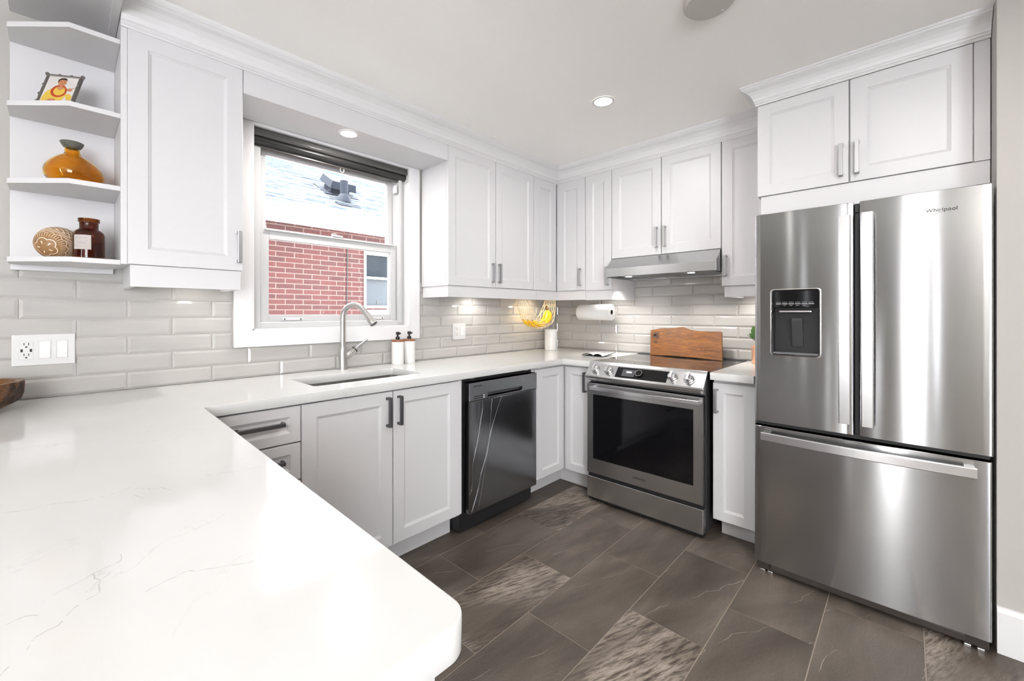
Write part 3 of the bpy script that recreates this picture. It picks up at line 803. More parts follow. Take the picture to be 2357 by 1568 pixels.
mb = MB(); mb.tube([hb + hd * 0.0925, hb + hd * 0.108, hb + hd * 0.112], [0.0185, 0.0175, 0.012], 20)
st_ = hb + hd * 0.105; mb.tube([st_, st_ + ld * 0.03, st_ + ld * 0.075, st_ + ld * 0.083], [0.0085, 0.0075, 0.0068, 0.003], 12); mb.build('lever', HANDLE, fa)

# soap dispensers -----------------------------------------------------------
def dispenser(x, y, r, h, label):
    t = thing('soap_dispenser', (x, y, 0.914), label, 'soap dispenser', 'soap dispensers beside the sink')
    z = 0.914
    MB().lathe([(r - 0.002, 0), (r, 0.002), (r, h - 0.002), (r - 0.002, h)], (x, y, z), 32).build('bottle', PORCE, t)
    MB().lathe([(r, 0), (r + 0.0005, 0.001), (r + 0.0005, 0.011), (r - 0.001, 0.013)], (x, y, z + h), 32).build('wooden_lid', TEAK, t)
    mb = MB(); mb.lathe([(0.013, 0), (0.013, 0.016), (0.007, 0.018), (0.0055, 0.020), (0.0055, 0.030)], (x, y, z + h + 0.013), 20)
    top = z + h + 0.043
    mb.box(x - 0.010, x + 0.010, y - 0.008, y + 0.010, top, top + 0.018, 0.003); mb.box(x - 0.005, x + 0.005, y + 0.006, y + 0.032, top + 0.005, top + 0.014, 0.003)
    mb.build('pump', BLACKP, t)
dispenser(1.752, 0.072, 0.0375, 0.142, 'white ceramic soap dispenser with wooden lid, the one closer to the faucet')
dispenser(1.660, 0.062, 0.0375, 0.142, 'white ceramic soap dispenser with wooden lid, the one farther from the faucet')

# ================================================================== dishwasher
dw = thing('dishwasher', (1.36, 0.3, 0), 'dark stainless dishwasher with a pocket handle under the countertop', 'dishwasher')
MB().box(1.068, 1.684, 0.03, 0.585, 0.02, 0.868, 0.002).build('tub', BLACKP, dw)
mb = MB(); mb.box(1.0745, 1.659, 0.588, 0.638, 0.122, 0.7455, 0.004); dd_ = mb.build('door', STEEL_D, dw)
for cu in [[(1.5603, 0.742), (1.5564, 0.6991), (1.5719, 0.6285), (1.5935, 0.5263), (1.6215, 0.4327), (1.6364, 0.3648), (1.6342, 0.298), (1.6438, 0.2513), (1.6586, 0.2366)], [(1.4805, 0.7416), (1.4887, 0.6765), (1.4968, 0.5801), (1.5049, 0.5071), (1.5328, 0.4108), (1.5681, 0.3294), (1.5912, 0.2464), (1.6401, 0.1345)], [(1.4011, 0.7418), (1.4392, 0.6683), (1.4805, 0.577), (1.5049, 0.5014), (1.5209, 0.425), (1.5486, 0.3014), (1.5719, 0.2068), (1.5912, 0.1346)]]:      # raised lighter lines imitating bright reflection streaks on the door
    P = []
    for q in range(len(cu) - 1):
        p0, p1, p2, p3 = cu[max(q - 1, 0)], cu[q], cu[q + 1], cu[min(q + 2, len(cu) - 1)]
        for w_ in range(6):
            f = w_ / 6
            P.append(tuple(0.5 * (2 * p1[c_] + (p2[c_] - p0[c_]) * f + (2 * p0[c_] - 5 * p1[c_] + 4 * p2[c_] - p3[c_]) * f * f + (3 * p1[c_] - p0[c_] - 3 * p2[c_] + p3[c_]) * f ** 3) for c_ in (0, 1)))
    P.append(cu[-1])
    MB().tube([(x, 0.6369, z) for x, z in P], 0.0016, 14).build('reflection_streak', STEEL_C, dd_)
Q = lambda x0, x1, z0, z1, y: [(x0, y, z0), (x1, y, z0), (x1, y, z1), (x0, y, z1)]
mb = MB(); mb.loft([Q(1.0745, 1.659, 0.747, 0.848, 0.588), Q(1.0745, 1.659, 0.747, 0.848, 0.638), Q(1.0765, 1.657, 0.749, 0.846, 0.640), Q(1.212, 1.519, 0.755, 0.781, 0.640), Q(1.214, 1.517, 0.757, 0.779, 0.637), Q(1.214, 1.517, 0.757, 0.779, 0.600)], cap1=False)
cp = mb.build('control_panel', STEEL_P, dw)
MB().prism([(0.601, 0.7572), (0.607, 0.7572), (0.622, 0.7788), (0.601, 0.7788)], 'x', 1.2142, 1.5168).build('pocket_handle', GREYP, cp)
mb = MB()
for z in (0.757, 0.768): mb.box(1.553, 1.626, 0.6396, 0.6405, z, z + 0.005)
mb.build('vent_slot', DARKHOLE, cp)
mb = MB()
for x in (1.553, ): 
    for z in (0.7595, 0.7705): mb.lathe([(0.0028, 0), (0.0022, 0.0012)], (x - 0.004, 0.640, z), 10, axis=(0, 1, 0))
mb.build('indicator_light', DOTW, cp)
text('SAMSUNG', 0.0135, (1.597, 0.6402, 0.827), (-1, 0, 0), (0, 0, 1), 'brand_lettering', PRINTD, cp, spacing=1.1)
mb = MB()
for i in range(9): mb.box(1.118 + i * 0.011, 1.124 + i * 0.011, 0.6398, 0.6404, 0.812, 0.8135)
mb.box(1.205, 1.209, 0.6398, 0.6404, 0.818, 0.828); mb.box(1.212, 1.215, 0.6398, 0.6404, 0.818, 0.828)
mb.build('printed_symbols', PRINTG, cp)
mb = MB(); mb.box(1.20, 1.58, 0.02, 0.56, 0.0, 0.02); mb.box(1.072, 1.68, 0.50, 0.515, 0.012, 0.1215); mb.build('kick_plate', BLACKP, dw)
for x in (1.13, 1.60): MB().box(x, x + 0.03, 0.590, 0.615, 0.8685, 0.8738, 0.0005).build('mounting_clip', HANDLE, dw)

# ================================================================== range
rg = thing('range', (0.4, 1.2, 0), 'stainless slide-in electric range with black glass cooktop and oven window', 'range')
MB().box(0.03, 0.757, 0.8465, 1.5735, 0.03, 0.903, 0.002).build('body', BLACKS, rg)
MB().box(0.05, 0.748, 0.8445, 1.5945, 0.9045, 0.9160, 0.002).build('cooktop', COOKT, rg)
mb = MB(); mb.prism([(0.030, 0.9045), (0.078, 0.9045), (0.078, 0.9165), (0.070, 0.9215), (0.036, 0.923), (0.030, 0.921)], 'y', 0.8445, 1.5945, 0.002); mb.build('rear_vent_trim', BLACKP, rg)
mb = MB(); mb.box(0.019, 0.0295, 0.8445, 1.5945, 0.9045, 0.924, 0.001); mb.build('rear_edge_strip', BRIGHTST, rg)
CP = [(0.700, 0.9035), (0.750, 0.9035), (0.757, 0.899), (0.8185, 0.831), (0.821, 0.822), (0.817, 0.810), (0.800, 0.794), (0.775, 0.790), (0.758, 0.790), (0.758, 0.9035 - 0.0005), ]
mb = MB(); mb.prism([(0.7485, 0.917), (0.752, 0.916), (0.759, 0.900), (0.8195, 0.832), (0.822, 0.823), (0.818, 0.811), (0.801, 0.795), (0.776, 0.791), (0.7485, 0.791)], 'y', 0.8425, 1.5785, 0.0015)
cp = mb.build('control_panel', STEEL_R, rg)
sl0 = Vector((0.7585, 0, 0.9006)); sl1 = Vector((0.8195, 0, 0.832)); sdv = (sl1 - sl0); sn = Vector((-sdv.z, 0, sdv.x)).normalized()
def on_slope(t, y, h=0.0): v = sl0 + sdv * t + sn * h; return Vector((v.x, y, v.z))
mb = MB(); mb.loft([[on_slope(0.10, 1.052, h), on_slope(0.10, 1.374, h), on_slope(0.93, 1.374, h), on_slope(0.93, 1.052, h)] for h in (-0.001, 0.0012)]); dg_ = mb.build('display_glass', BLACKG, cp)
mb = MB(); mb.loft([[on_slope(0.24, 1.092, h), on_slope(0.24, 1.174, h), on_slope(0.80, 1.174, h), on_slope(0.80, 1.092, h)] for h in (0.0011, 0.0016)]); mb.build('display_screen', SCREEN, cp)
text('10:06', 0.017, on_slope(0.46, 1.135, 0.0017), (0, 1, 0), -sdv, 'clock_digits', DOTW, cp)
for y, big in ((0.905, 1), (1.000, 1), (1.203, 0), (1.404, 1), (1.496, 1)):
    c0 = on_slope(0.52, y, 0.0)
    if big:
        kb = MB().lathe([(0.027, 0), (0.027, 0.007), (0.0255, 0.010), (0.0235, 0.011), (0.0235, 0.020), (0.022, 0.026), (0.020, 0.0275)], c0, 32, axis=sn).build('knob', CHROME, cp)
        u = Vector((0, 1, 0)); v = sdv.normalized()
        def kp(a, b, h): return c0 + u * a + v * b + sn * h
        m2 = MB(); m2.loft([[kp(-0.0075, -0.024, 0.024), kp(0.0075, -0.024, 0.024), kp(0.0075, 0.024, 0.024), kp(-0.0075, 0.024, 0.024)], [kp(-0.006, -0.024, 0.040), kp(0.006, -0.024, 0.040), kp(0.006, 0.022, 0.040), kp(-0.006, 0.022, 0.040)]])
        m2.build('knob_grip', BRIGHTST, kb)
        m2 = MB(); m2.lathe([(0.0276, 0.0072), (0.0278, 0.0085), (0.0276, 0.0098)], c0, 32, axis=sn); m2.build('knob_ring', EDGE_GLOSSY, kb)
    else:
        kb = MB().lathe([(0.021, 0), (0.021, 0.012), (0.0195, 0.0135)], c0, 32, axis=sn).build('dial', BLACKG, cp)
        ring = [c0 + (Vector((0, 1, 0)) * math.cos(a) + sdv.normalized() * math.sin(a)) * 0.0205 + sn * 0.0135 for a in [2 * PI * k / 32 for k in range(33)]]
        MB().tube(ring, 0.0011, 6).build('dial_ring', CHROME, kb)
# oven door
mb = MB()
R = lambda y0, y1, z0, z1, x: [(x, y0, z0), (x, y1, z0), (x, y1, z1), (x, y0, z1)]
mb.loft([R(0.8435, 1.5715, 0.188, 0.778, 0.760), R(0.8435, 1.5715, 0.188, 0.778, 0.797), R(0.8465, 1.5685, 0.191, 0.775, 0.800), R(0.889, 1.5205, 0.285, 0.704, 0.800), R(0.8895, 1.520, 0.2855, 0.7035, 0.797)], cap0=True, cap1=False)
od = mb.build('oven_door', STEEL_R, rg, 20)
MB().box(0.770, 0.7975, 0.8897, 1.5198, 0.2857, 0.7033).build('oven_window', BLACKG, od)
pts = []
for k in range(17):
    t = k / 16; pts.append((0.838 + 0.020 * math.sin(PI * t), 0.890 + (1.562 - 0.890) * t, 0.7525))
SEC = [(1, -0.55), (1, 0.55), (-1, 0.55), (-1, -0.55)]
mb = MB(); mb.tube(pts, 0.0105, sect=[(0.9, -0.62), (1, -0.5), (1, 0.5), (0.9, 0.62), (-0.9, 0.62), (-1, 0.5), (-1, -0.5), (-0.9, -0.62)], smooth=False, up=(0, 0, 1))
for y in (0.8915, 1.5485): mb.box(0.799, 0.838, y, y + 0.014, 0.744, 0.761, 0.002)
mb.build('oven_handle', BRIGHTST, od, 30)
text('SAMSUNG', 0.0165, (0.8003, 1.206, 0.236), (0, 1, 0), (0, 0, 1), 'brand_lettering', PRINTD, od, spacing=1.15)
MB().box(0.758, 0.799, 0.8435, 1.5715, 0.030, 0.166, 0.003).build('storage_drawer', STEEL_R, rg)
mb = MB(); mb.box(0.730, 0.790, 0.85, 1.565, 0.166, 0.188); mb.box(0.740, 0.786, 0.85, 1.565, 0.012, 0.030); mb.build('dark_gap_strip', BLACKP, rg)
for y in (0.88, 1.51):
    for x in (0.10, 0.70): MB().lathe([(0.02, 0), (0.02, 0.03)], (x, y + 0.02, 0), 14).build('leveling_foot', BLACKP, rg)

# ================================================================== hood
hd_ = thing('range_hood', (0.25, 1.166, 1.49), 'stainless under-cabinet range hood with sloped front and two lit lamps', 'range hood')
Y0, Y1 = 0.7945, 1.5385
mb = MB(); mb.prism([(0.012, 1.520), (0.463, 1.520), (0.463, 1.497), (0.475, 1.494), (0.4755, 1.553), (0.391, 1.630), (0.012, 1.630)], 'y', Y0, Y1, 0.001)
mb.box(0.03, 0.463, Y0, Y0 + 0.012, 1.492, 1.521); mb.box(0.03, 0.463, Y1 - 0.012, Y1, 1.492, 1.521); mb.box(0.012, 0.03, Y0, Y1, 1.492, 1.521)
mb.build('canopy', STEEL_H, hd_)
MB().box(0.032, 0.4625, Y0 + 0.0125, Y1 - 0.0125, 1.5155, 1.5198).build('underside', GREYP, hd_)
for ya, yb in ((Y0 + 0.03, 1.160), (1.172, Y1 - 0.03)):
    mb = MB(); mb.box(0.05, 0.295, ya, yb, 1.505, 1.5153, 0.002)
    for k in range(14): mb.box(0.06, 0.285, ya + 0.012 + k * (yb - ya - 0.03) / 14, ya + 0.018 + k * (yb - ya - 0.03) / 14, 1.5035, 1.5052)
    mb.build('grease_filter', HANDLE, hd_)
for y in (0.905, 1.345):
    lm = MB().lathe([(0.026, 0), (0.030, 0.001), (0.030, 0.0155)], (0.338, y, 1.500), 24).build('lamp', CHROME, hd_)
    MB().lathe([(0.022, 0), (0.022, 0.001)], (0.338, y, 1.4985), 24).build('lamp_lens', LENS, lm)
    lamp('hood_lamp', 'SPOT', (0.338, y, 1.494), 7, (1.0, 0.97, 0.92), aim=(-0.25, 0, -1), spot_size=1.9, spot_blend=1.0, shadow_soft_size=0.02)
for y in (1.04, 1.06, 1.08, 1.12): MB().box(0.425, 0.440, y, y + 0.012, 1.512, 1.5153, 0.001).build('switch_button', BLACKP, hd_)
mb = MB()
for k in range(9): mb.box(0.4752, 0.4762, 1.465 + k * 0.005, 1.468 + k * 0.005, 1.521, 1.5235)
mb.build('brand_mark', HANDLE, hd_)

# ================================================================== refrigerator
fr = thing('refrigerator', (0.5, 2.21, 0), 'stainless french-door refrigerator with water dispenser and bottom freezer drawer', 'refrigerator')
MB().box(0.10, 0.838, 1.8435, 2.584, 0.055, 1.694, 0.003).build('cabinet_body', GREYP, fr)
XF_ = 0.905
def bulged(y0, y1, z0, z1, hole=None, bulge=0.005, x0=0.842, e=0.006):
    """door skin: gently crowned front, rounded vertical edges, optional rectangular hole"""
    ym, hw = (y0 + y1) / 2, (y1 - y0) / 2
    def xs(y): return XF_ - bulge * ((y - ym) / hw) ** 2
    ys = [y0, y0 + e * 0.3] + [y0 + e + (y1 - y0 - 2 * e) * k / 18 for k in range(19)] + [y1 - e * 0.3, y1]
    zs = [z0, z0 + 0.002, z1 - 0.002, z1]
    if hole:
        hy0, hy1, hz0, hz1 = hole
        ys = sorted([y for y in ys if abs(y - hy0) > 0.006 and abs(y - hy1) > 0.006] + [hy0, hy1]); zs = sorted(zs + [hz0, hz1])
    bm = bmesh.new(); V = {}
    for i, y in enumerate(ys):
        for j, z in enumerate(zs):
            x = xs(y)
            t = min(y - y0, y1 - y)
            if t < e: x -= e - math.sqrt(max(0.0, e * e - (e - t) ** 2))
            if j in (0, len(zs) - 1): x -= 0.002
            V[i, j] = bm.verts.new((x, y, z))
    for i in range(len(ys) - 1):
        for j in range(len(zs) - 1):
            if hole and ys[i] >= hole[0] - 1e-6 and ys[i + 1] <= hole[1] + 1e-6 and zs[j] >= hole[2] - 1e-6 and zs[j + 1] <= hole[3] + 1e-6: continue
            f = bm.faces.new((V[i, j], V[i + 1, j], V[i + 1, j + 1], V[i, j + 1])); f.smooth = True
    bed = [ed for ed in bm.edges if len(ed.link_faces) == 1]
    ex = bmesh.ops.extrude_edge_only(bm, edges=bed)
    for v in [g for g in ex['geom'] if isinstance(g, bmesh.types.BMVert)]: v.co.x = x0
    bmesh.ops.recalc_face_normals(bm, faces=list(bm.faces))
    m = MB(); m.bm.free(); m.bm = bm
    return m
HOLE = (1.909, 2.091, 1.043, 1.343)
ld_ = bulged(1.8395, 2.2035, 0.722, 1.702, HOLE).build('fridge_door', STEEL_V, fr, 30)
ld_['label'] = 'door with the water dispenser'
rd_ = bulged(2.2215, 2.5865, 0.722, 1.702).build('fridge_door', STEEL_V, fr, 30)
rd_['label'] = 'plain door with the brand lettering'
fz = bulged(1.8375, 2.5835, 0.053, 0.700, bulge=0.008).build('freezer_drawer', STEEL_V, fr, 30)
def flat_handle_v(y0, y1, z0, z1, parent):
    rings = []
    for k in range(13):
        t = k / 12; z = z0 + (z1 - z0) * t; x = 0.938 + 0.014 * math.sin(PI * t)
        rings.append([(x - 0.012, y0, z), (x - 0.012, y1, z), (x - 0.002, y1, z), (x, y1 - 0.003, z), (x, y0 + 0.003, z), (x - 0.002, y0, z)])
    mb = MB(); mb.loft(rings)
    for z in (z0, z1 - 0.03): mb.box(0.898, 0.930, y0 + 0.004, y1 - 0.004, z + 0.002, z + 0.028, 0.002)
    mb.build('handle', BRIGHTST, parent, 30)
flat_handle_v(2.157, 2.1965, 0.772, 1.645, ld_)
flat_handle_v(2.2295, 2.2685, 0.772, 1.648, rd_)
rings = []
for k in range(17):
    t = k / 16; y = 1.872 + (2.545 - 1.872) * t; x = 0.938 + 0.018 * math.sin(PI * t)
    rings.append([(x - 0.012, y, 0.641), (x - 0.002, y, 0.641), (x, y, 0.644), (x, y, 0.676), (x - 0.002, y, 0.679), (x - 0.012, y, 0.679)])
mb = MB(); mb.loft(rings)
for y in (1.874, 2.515): mb.box(0.893, 0.930, y, y + 0.028, 0.645, 0.675, 0.002)
mb.build('handle', BRIGHTST, fz, 30)
mb = MB(); mb.box(0.80, 0.868, 2.2045, 2.2205, 0.724, 1.66, 0.002); mb.box(0.80, 0.870, 2.2050, 2.2200, 1.662, 1.700, 0.001); mb.box(0.80, 0.860, 1.845, 2.582, 0.701, 0.7215)
mb.build('door_gasket', BLACKP, fr)
for y0 in (1.842, 2.547): MB().box(0.78, 0.860, y0, y0 + 0.038, 1.7022, 1.712, 0.003).build('hinge_cover', GREYP, fr)
mb = MB(); mb.box(0.70, 0.880, 1.846, 2.578, 0.014, 0.0525, 0.004); mb.box(0.878, 0.893, 1.900, 2.52, 0.022, 0.050, 0.004); mb.build('base_grille', mat('grille_brown', (0.035, 0.028, 0.024), 0.5), fr)
for y in (1.858, 1.888, 2.515, 2.548): MB().box(0.850, 0.882, y, y + 0.020, 0.0, 0.0135, 0.003).build('roller_foot', BRIGHTST, fr)
for y in (1.87, 2.53): MB().box(0.12, 0.16, y, y + 0.03, 0.0, 0.0545, 0.003).build('rear_foot', BLACKP, fr)
# dispenser
hy0, hy1, hz0, hz1 = HOLE
mb = MB()
def dr(i, x): return [(x, hy0 + i, hz0 + i), (x, hy1 - i, hz0 + i), (x, hy1 - i, hz1 - i), (x, hy0 + i, hz1 - i)]
def drr(i, x, r): return [(x, a, b) for a, b in rounded_poly([(hy0 + i, hz0 + i), (hy1 - i, hz0 + i), (hy1 - i, hz1 - i), (hy0 + i, hz1 - i)], [r] * 4, 6)]
ds = MB().loft([dr(0.003, 0.900), dr(0.003, 0.886), dr(0.004, 0.846)], cap0=False).build('dispenser_recess', BLACKP, ld_)
mb = MB(); mb.loft([drr(-0.004, 0.9005, 0.014), drr(-0.004, 0.9075, 0.014), drr(0.0, 0.9085, 0.012), drr(0.004, 0.9035, 0.010), drr(0.005, 0.894, 0.010)], cap0=False, cap1=False, smooth=True); mb.build('dispenser_frame', CHROME, ds)
mb = MB(); mb.box(0.850, 0.8995, hy0 + 0.0035, hy1 - 0.0035, 1.2605, hz1 - 0.004, 0.002); mb.build('dispenser_panel', BLACKG, ds)
mb = MB()
for k in range(6): mb.box(0.8994, 0.9002, 1.926 + k * 0.0245, 1.947 + k * 0.0245, 1.2765, 1.2800)
mb.build('dispenser_buttons', PRINTG, ds)
mb = MB()
for k in range(6):
    for q in range(5): mb.box(0.8994, 0.9000, 1.927 + k * 0.0245 + q * 0.0037, 1.9295 + k * 0.0245 + q * 0.0037, 1.2845, 1.2865)
    if 0 < k < 5:
        for q in range(3): mb.box(0.8994, 0.9000, 1.930 + k * 0.0245 + q * 0.0037, 1.9325 + k * 0.0245 + q * 0.0037, 1.2700, 1.2720)
mb.build('printed_symbols', PRINTG, ds)
MB().box(0.858, 0.900, 1.938, 2.060, 1.2385, 1.2475, 0.003).build('dispenser_spout_bar', BRIGHTST, ds)
mb = MB(); mb.prism([(0.852, 1.082), (0.858, 1.080), (0.884, 1.205), (0.878, 1.215), (0.855, 1.215)], 'y', 1.982, 2.024, 0.003); mb.build('dispenser_paddle', SOFTB, ds)
MB().box(0.850, 0.897, hy0 + 0.006, hy1 - 0.006, hz0 + 0.004, hz0 + 0.012, 0.001).build('drip_tray', GREYP, ds)
text('Whirlpool', 0.0190, (XF_ + 0.0002, 2.458, 1.627), (0, 1, 0), (0, 0, 1), 'brand_lettering', PRINTD, rd_, spacing=1.05)
mb = MB(); P = [(XF_ + 0.0004, 2.436 + 0.046 * t, 1.6165 + 0.006 * math.sin(PI * (t - 0.2) * 1.1) - 0.004 * (1 - t)) for t in [k / 14 for k in range(15)]]
mb.tube(P, 0.0005, 6); mb.build('brand_swoosh', PRINTG, rd_)

# ================================================================== things on the wall and counters
def plate(x0, x1, z0, z1, label):
    t = thing('outlet_plate', ((x0 + x1) / 2, 0.0095, z0), label, 'outlet')
    MB().box(x0, x1, 0.0085, 0.0140, z0, z1, 0.002).build('cover_plate', PLATE, t)
    return t
def receptacle(xc, zc, w, h, parent, usb=False):
    r = MB().box(xc - w / 2, xc + w / 2, 0.0138, 0.0150, zc - h / 2, zc + h / 2, 0.0008).build('receptacle', PLATE, parent)
    for s in (-1, 1):
        mb = MB(); zz = zc + s * h * 0.29
        mb.box(xc + 0.0045, xc + 0.0068, 0.0148, 0.0152, zz, zz + 0.0085); mb.box(xc - 0.0070, xc - 0.0047, 0.0148, 0.0152, zz, zz + 0.0085)
        mb.lathe([(0.0030, 0), (0.0030, 0.0004)], (xc, 0.0148, zz - 0.0065), 10, axis=(0, 1, 0))
        mb.build('socket_slots', DARKHOLE, r)
        if usb: MB().box(xc + s * 0.0115 - 0.003, xc + s * 0.0115 + 0.003, 0.0148, 0.0152, zc - 0.0055, zc + 0.0055).build('charging_port', DARKHOLE, r)
def rocker(xc, zc, w, h, parent):
    r = MB().box(xc - w / 2, xc + w / 2, 0.0138, 0.0146, zc - h / 2, zc + h / 2, 0.0006).build('switch_bezel', PRINTG if False else PLATE, parent)
    mb = MB(); mb.prism([(0.0144, zc - h / 2 + 0.003), (0.0178, zc - h / 2 + 0.003), (0.0150, zc), (0.0160, zc + h / 2 - 0.003), (0.0144, zc + h / 2 - 0.003)], 'x', xc - w / 2 + 0.003, xc + w / 2 - 0.003, 0.0004)
    mb.build('rocker', PORCE, r)
p = plate(3.176, 3.341, 1.040, 1.156, 'white three-gang wall plate with a receptacle and two rocker switches above the wooden bowl')
receptacle(3.304, 1.097, 0.035, 0.068, p, True); rocker(3.257, 1.098, 0.034, 0.068, p); rocker(3.211, 1.098, 0.034, 0.068, p)
p = plate(1.136, 1.259, 1.044, 1.158, 'white two-gang wall outlet on the tile between the window and the corner')
receptacle(1.220, 1.101, 0.035, 0.068, p); rocker(1.172, 1.101, 0.034, 0.068, p)

# canister
cx_, cy_ = 0.275, 0.150
t = thing('canister', (cx_, cy_, 0.914), 'white cylindrical canister with wire lid handle in the counter corner', 'canister')
r = 0.0535
MB().lathe([(r - 0.003, 0), (r, 0.003), (r, 0.168), (r - 0.001, 0.170)], (cx_, cy_, 0.9142), 40).build('can', PORCE, t)
lid = MB().lathe([(r + 0.0015, 0), (r + 0.002, 0.001), (r + 0.002, 0.014), (r, 0.017), (0.0, 0.019)], (cx_, cy_, 0.9142 + 0.163), 40).build('lid', PORCE, t)
P = [(cx_ + 0.018 * math.cos(a) * 0.8 - 0.0, cy_ - 0.022 * math.cos(a) * -1, 1.0955 + 0.026 * math.sin(a)) for a in [PI * k / 14 for k in range(15)]]
MB().tube(P, 0.0018, 8).build('wire_handle', PEWTER, lid)

# paper towel
t = thing('paper_towel_roll', (0.13, 0.50, 1.24), 'white paper towel roll hanging under the cabinets between corner and range', 'paper towel')
ya, yb, tx, tz, tr = 0.352, 0.652, 0.130, 1.240, 0.0655
MB().lathe([(0.020, 0.0), (0.0635, 0.0), (tr, 0.003), (tr, 0.297), (0.0635, 0.300), (0.020, 0.300), (0.020, 0.0)], (tx, ya, tz), 48, axis=(0, 1, 0), cap0=False, cap1=False).build('paper', PAPER, t)
MB().lathe([(0.0199, 0.002), (0.0199, 0.299), (0.0185, 0.299), (0.0185, 0.002), (0.0199, 0.002)], (tx, ya, tz), 32, axis=(0, 1, 0), cap0=False, cap1=False).build('cardboard_core', mat('cardboard', (0.05, 0.035, 0.022), 0.9), t)
t2 = thing('paper_towel_holder', (0.13, 0.34, 1.24), 'dark metal bar holding the paper towel roll', 'paper towel holder')
mb = MB(); mb.tube([(tx, 0.340, tz), (tx, 0.640, tz)], 0.008, 14); mb.tube([(tx, 0.340, tz), (0.016, 0.340, tz)], 0.006, 12); mb.box(0.0098, 0.014, 0.325, 0.355, tz - 0.02, tz + 0.02, 0.001)
mb.build('holder_bar', BLACKP, t2)

# cutting board: live edge, leaning on the tile behind the cooktop
BW = make_wood('live_edge_wood', (0.080, 0.024, 0.0022), (0.150, 0.049, 0.0042), (0.225, 0.084, 0.009), (8, 1.1, 9), knots=[((0.0715, 0.990, 1.0625), 0.040), ((0.088, 0.9964, 1.0145), 0.017)], rough=0.45)
t = thing('cutting_board', (0.0, 0.0, 0.0), 'live-edge wooden cutting board with a hanging hole and engraved lettering behind the cooktop', 'cutting board')
TOP = [(0.9398, 1.0985), (0.9435, 1.1035), (0.977, 1.1093), (1.0206, 1.119), (1.0529, 1.1207), (1.0846, 1.1222), (1.127, 1.1255), (1.1545, 1.1295), (1.1817, 1.1329), (1.1955, 1.1325), (1.2094, 1.1297), (1.2265, 1.123), (1.2434, 1.1162), (1.2785, 1.11), (1.3304, 1.1073), (1.393, 1.1082), (1.4557, 1.1108), (1.4621, 1.1056)]
BOT = [(1.4853, 0.9175), (1.4807, 0.9165), (1.4258, 0.9190), (1.377, 0.921), (1.327, 0.9223), (1.2758, 0.9225), (1.1964, 0.9222), (1.1135, 0.9222), (1.0425, 0.9195), (0.9662, 0.9165)]
OUT = TOP + BOT
lean, yaw = 0.34, 0.106
def bx_(z, y): return 0.118 + (y - 0.966) * yaw - (z - 0.9165) * lean
bm = bmesh.new()
vs = [bm.verts.new((0, y, z)) for y, z in OUT]; es = [bm.edges.new((vs[i], vs[(i + 1) % len(vs)])) for i in range(len(vs))]
hv = [bm.verts.new((0, 0.9864 + 0.0105 * math.cos(a), 1.0595 + 0.0115 * math.sin(a))) for a in [2 * PI * k / 18 for k in range(18)]]
es += [bm.edges.new((hv[i], hv[(i + 1) % 18])) for i in range(18)]
bmesh.ops.triangle_fill(bm, use_beauty=True, use_dissolve=False, edges=es)
ex = bmesh.ops.extrude_face_region(bm, geom=list(bm.faces), use_keep_orig=True)
front = set(g for g in ex['geom'] if isinstance(g, bmesh.types.BMVert))
for v in bm.verts:
    back = v not in front
    v.co.x = bx_(v.co.z, v.co.y) - (0.0175 if back else 0.0)
    if back: v.co.z += 0.0 if v.co.z < 1.0 else -0.004
bmesh.ops.recalc_face_normals(bm, faces=list(bm.faces))
rim = [e_ for e_ in bm.edges if len(e_.link_faces) == 2 and e_.calc_face_angle(0) > 1.0 and (e_.verts[0] in front) == (e_.verts[1] in front)]
bmesh.ops.bevel(bm, geom=rim, offset=0.003, segments=2, affect='EDGES', profile=0.5)
mb = MB(); mb.bm.free(); mb.bm = bm
board = mb.build('board', BW, t, 30)
ENG = mat('burnt_engraving', (0.12, 0.042, 0.012), 0.7)
yd = Vector((-lean, 0, 1)).normalized(); xd_ = Vector((yaw, 1, -0.02)).normalized(); nd_ = xd_.cross(yd).normalized()
def bpt(y, z, h=0.0006): return Vector((bx_(z, y), y, z)) + nd_ * h
text('& Jasmine', 0.030, bpt(1.388, 0.982), xd_, yd, 'engraved_lettering', ENG, board, shear=0.35)
text('12.07.2018', 0.0215, bpt(1.4025, 0.945), xd_, yd, 'engraved_lettering', ENG, board, shear=0.35)
mb = MB()
mb.tube([bpt(1.246 + 0.062 * q / 30, 0.9835 + 0.0035 * math.sin(q * 1.35) * (0.6 + 0.4 * math.sin(q * 0.7))) for q in range(31)], 0.0010, 5)
mb.build('worn_engraving', ENG, board)

# folded cloth on the counter near the corner
t = thing('folded_cloth', (0.42, 0.66, 0.914), 'white folded dish cloth with black lining lying on the counter beside the range', 'cloth')
mb = MB(); N = 40
def cloth(u, v):   # u along the front fold, v to the back
    x = 0.505 - v * 0.20 - 0.02 * math.sin(PI * u); y = 0.612 + u * 0.172 - v * 0.05 * (1 - u)
    h = 0.003 + 0.016 * (1 - 0.6 * v) * abs(math.sin(2 * PI * u)) ** 0.6 + 0.022 * (u ** 5) * v
    return x, y, h
for lay, mi in ((0.90, 1), (1.0, 0)):
    rings = []
    for i in range(N + 1):
        u = i / N; a, b = [], []
        for j in range(9):
            v = j / 8; x, y, h = cloth(u, v); hh = 0.0012 + h * lay
            a.append((x, y, 0.9145 + hh)); b.append((x, y, 0.9145 + max(hh - 0.0011, 0.0)))
        rings.append(a + b[::-1])
    mb.loft(rings, mi=mi, smooth=True)
mb.tube([(cloth(q / 60, 0)[0], cloth(q / 60, 0)[1], 0.9150 + cloth(q / 60, 0)[2]) for q in range(61)], 0.0013, 6, mi=1)
mb.tube([(cloth(1, q / 20)[0], cloth(1, q / 20)[1], 0.9155 + cloth(1, q / 20)[2]) for q in range(21)], 0.0012, 6, mi=1)
mb.build('cloth', [FABW, FABB], t)

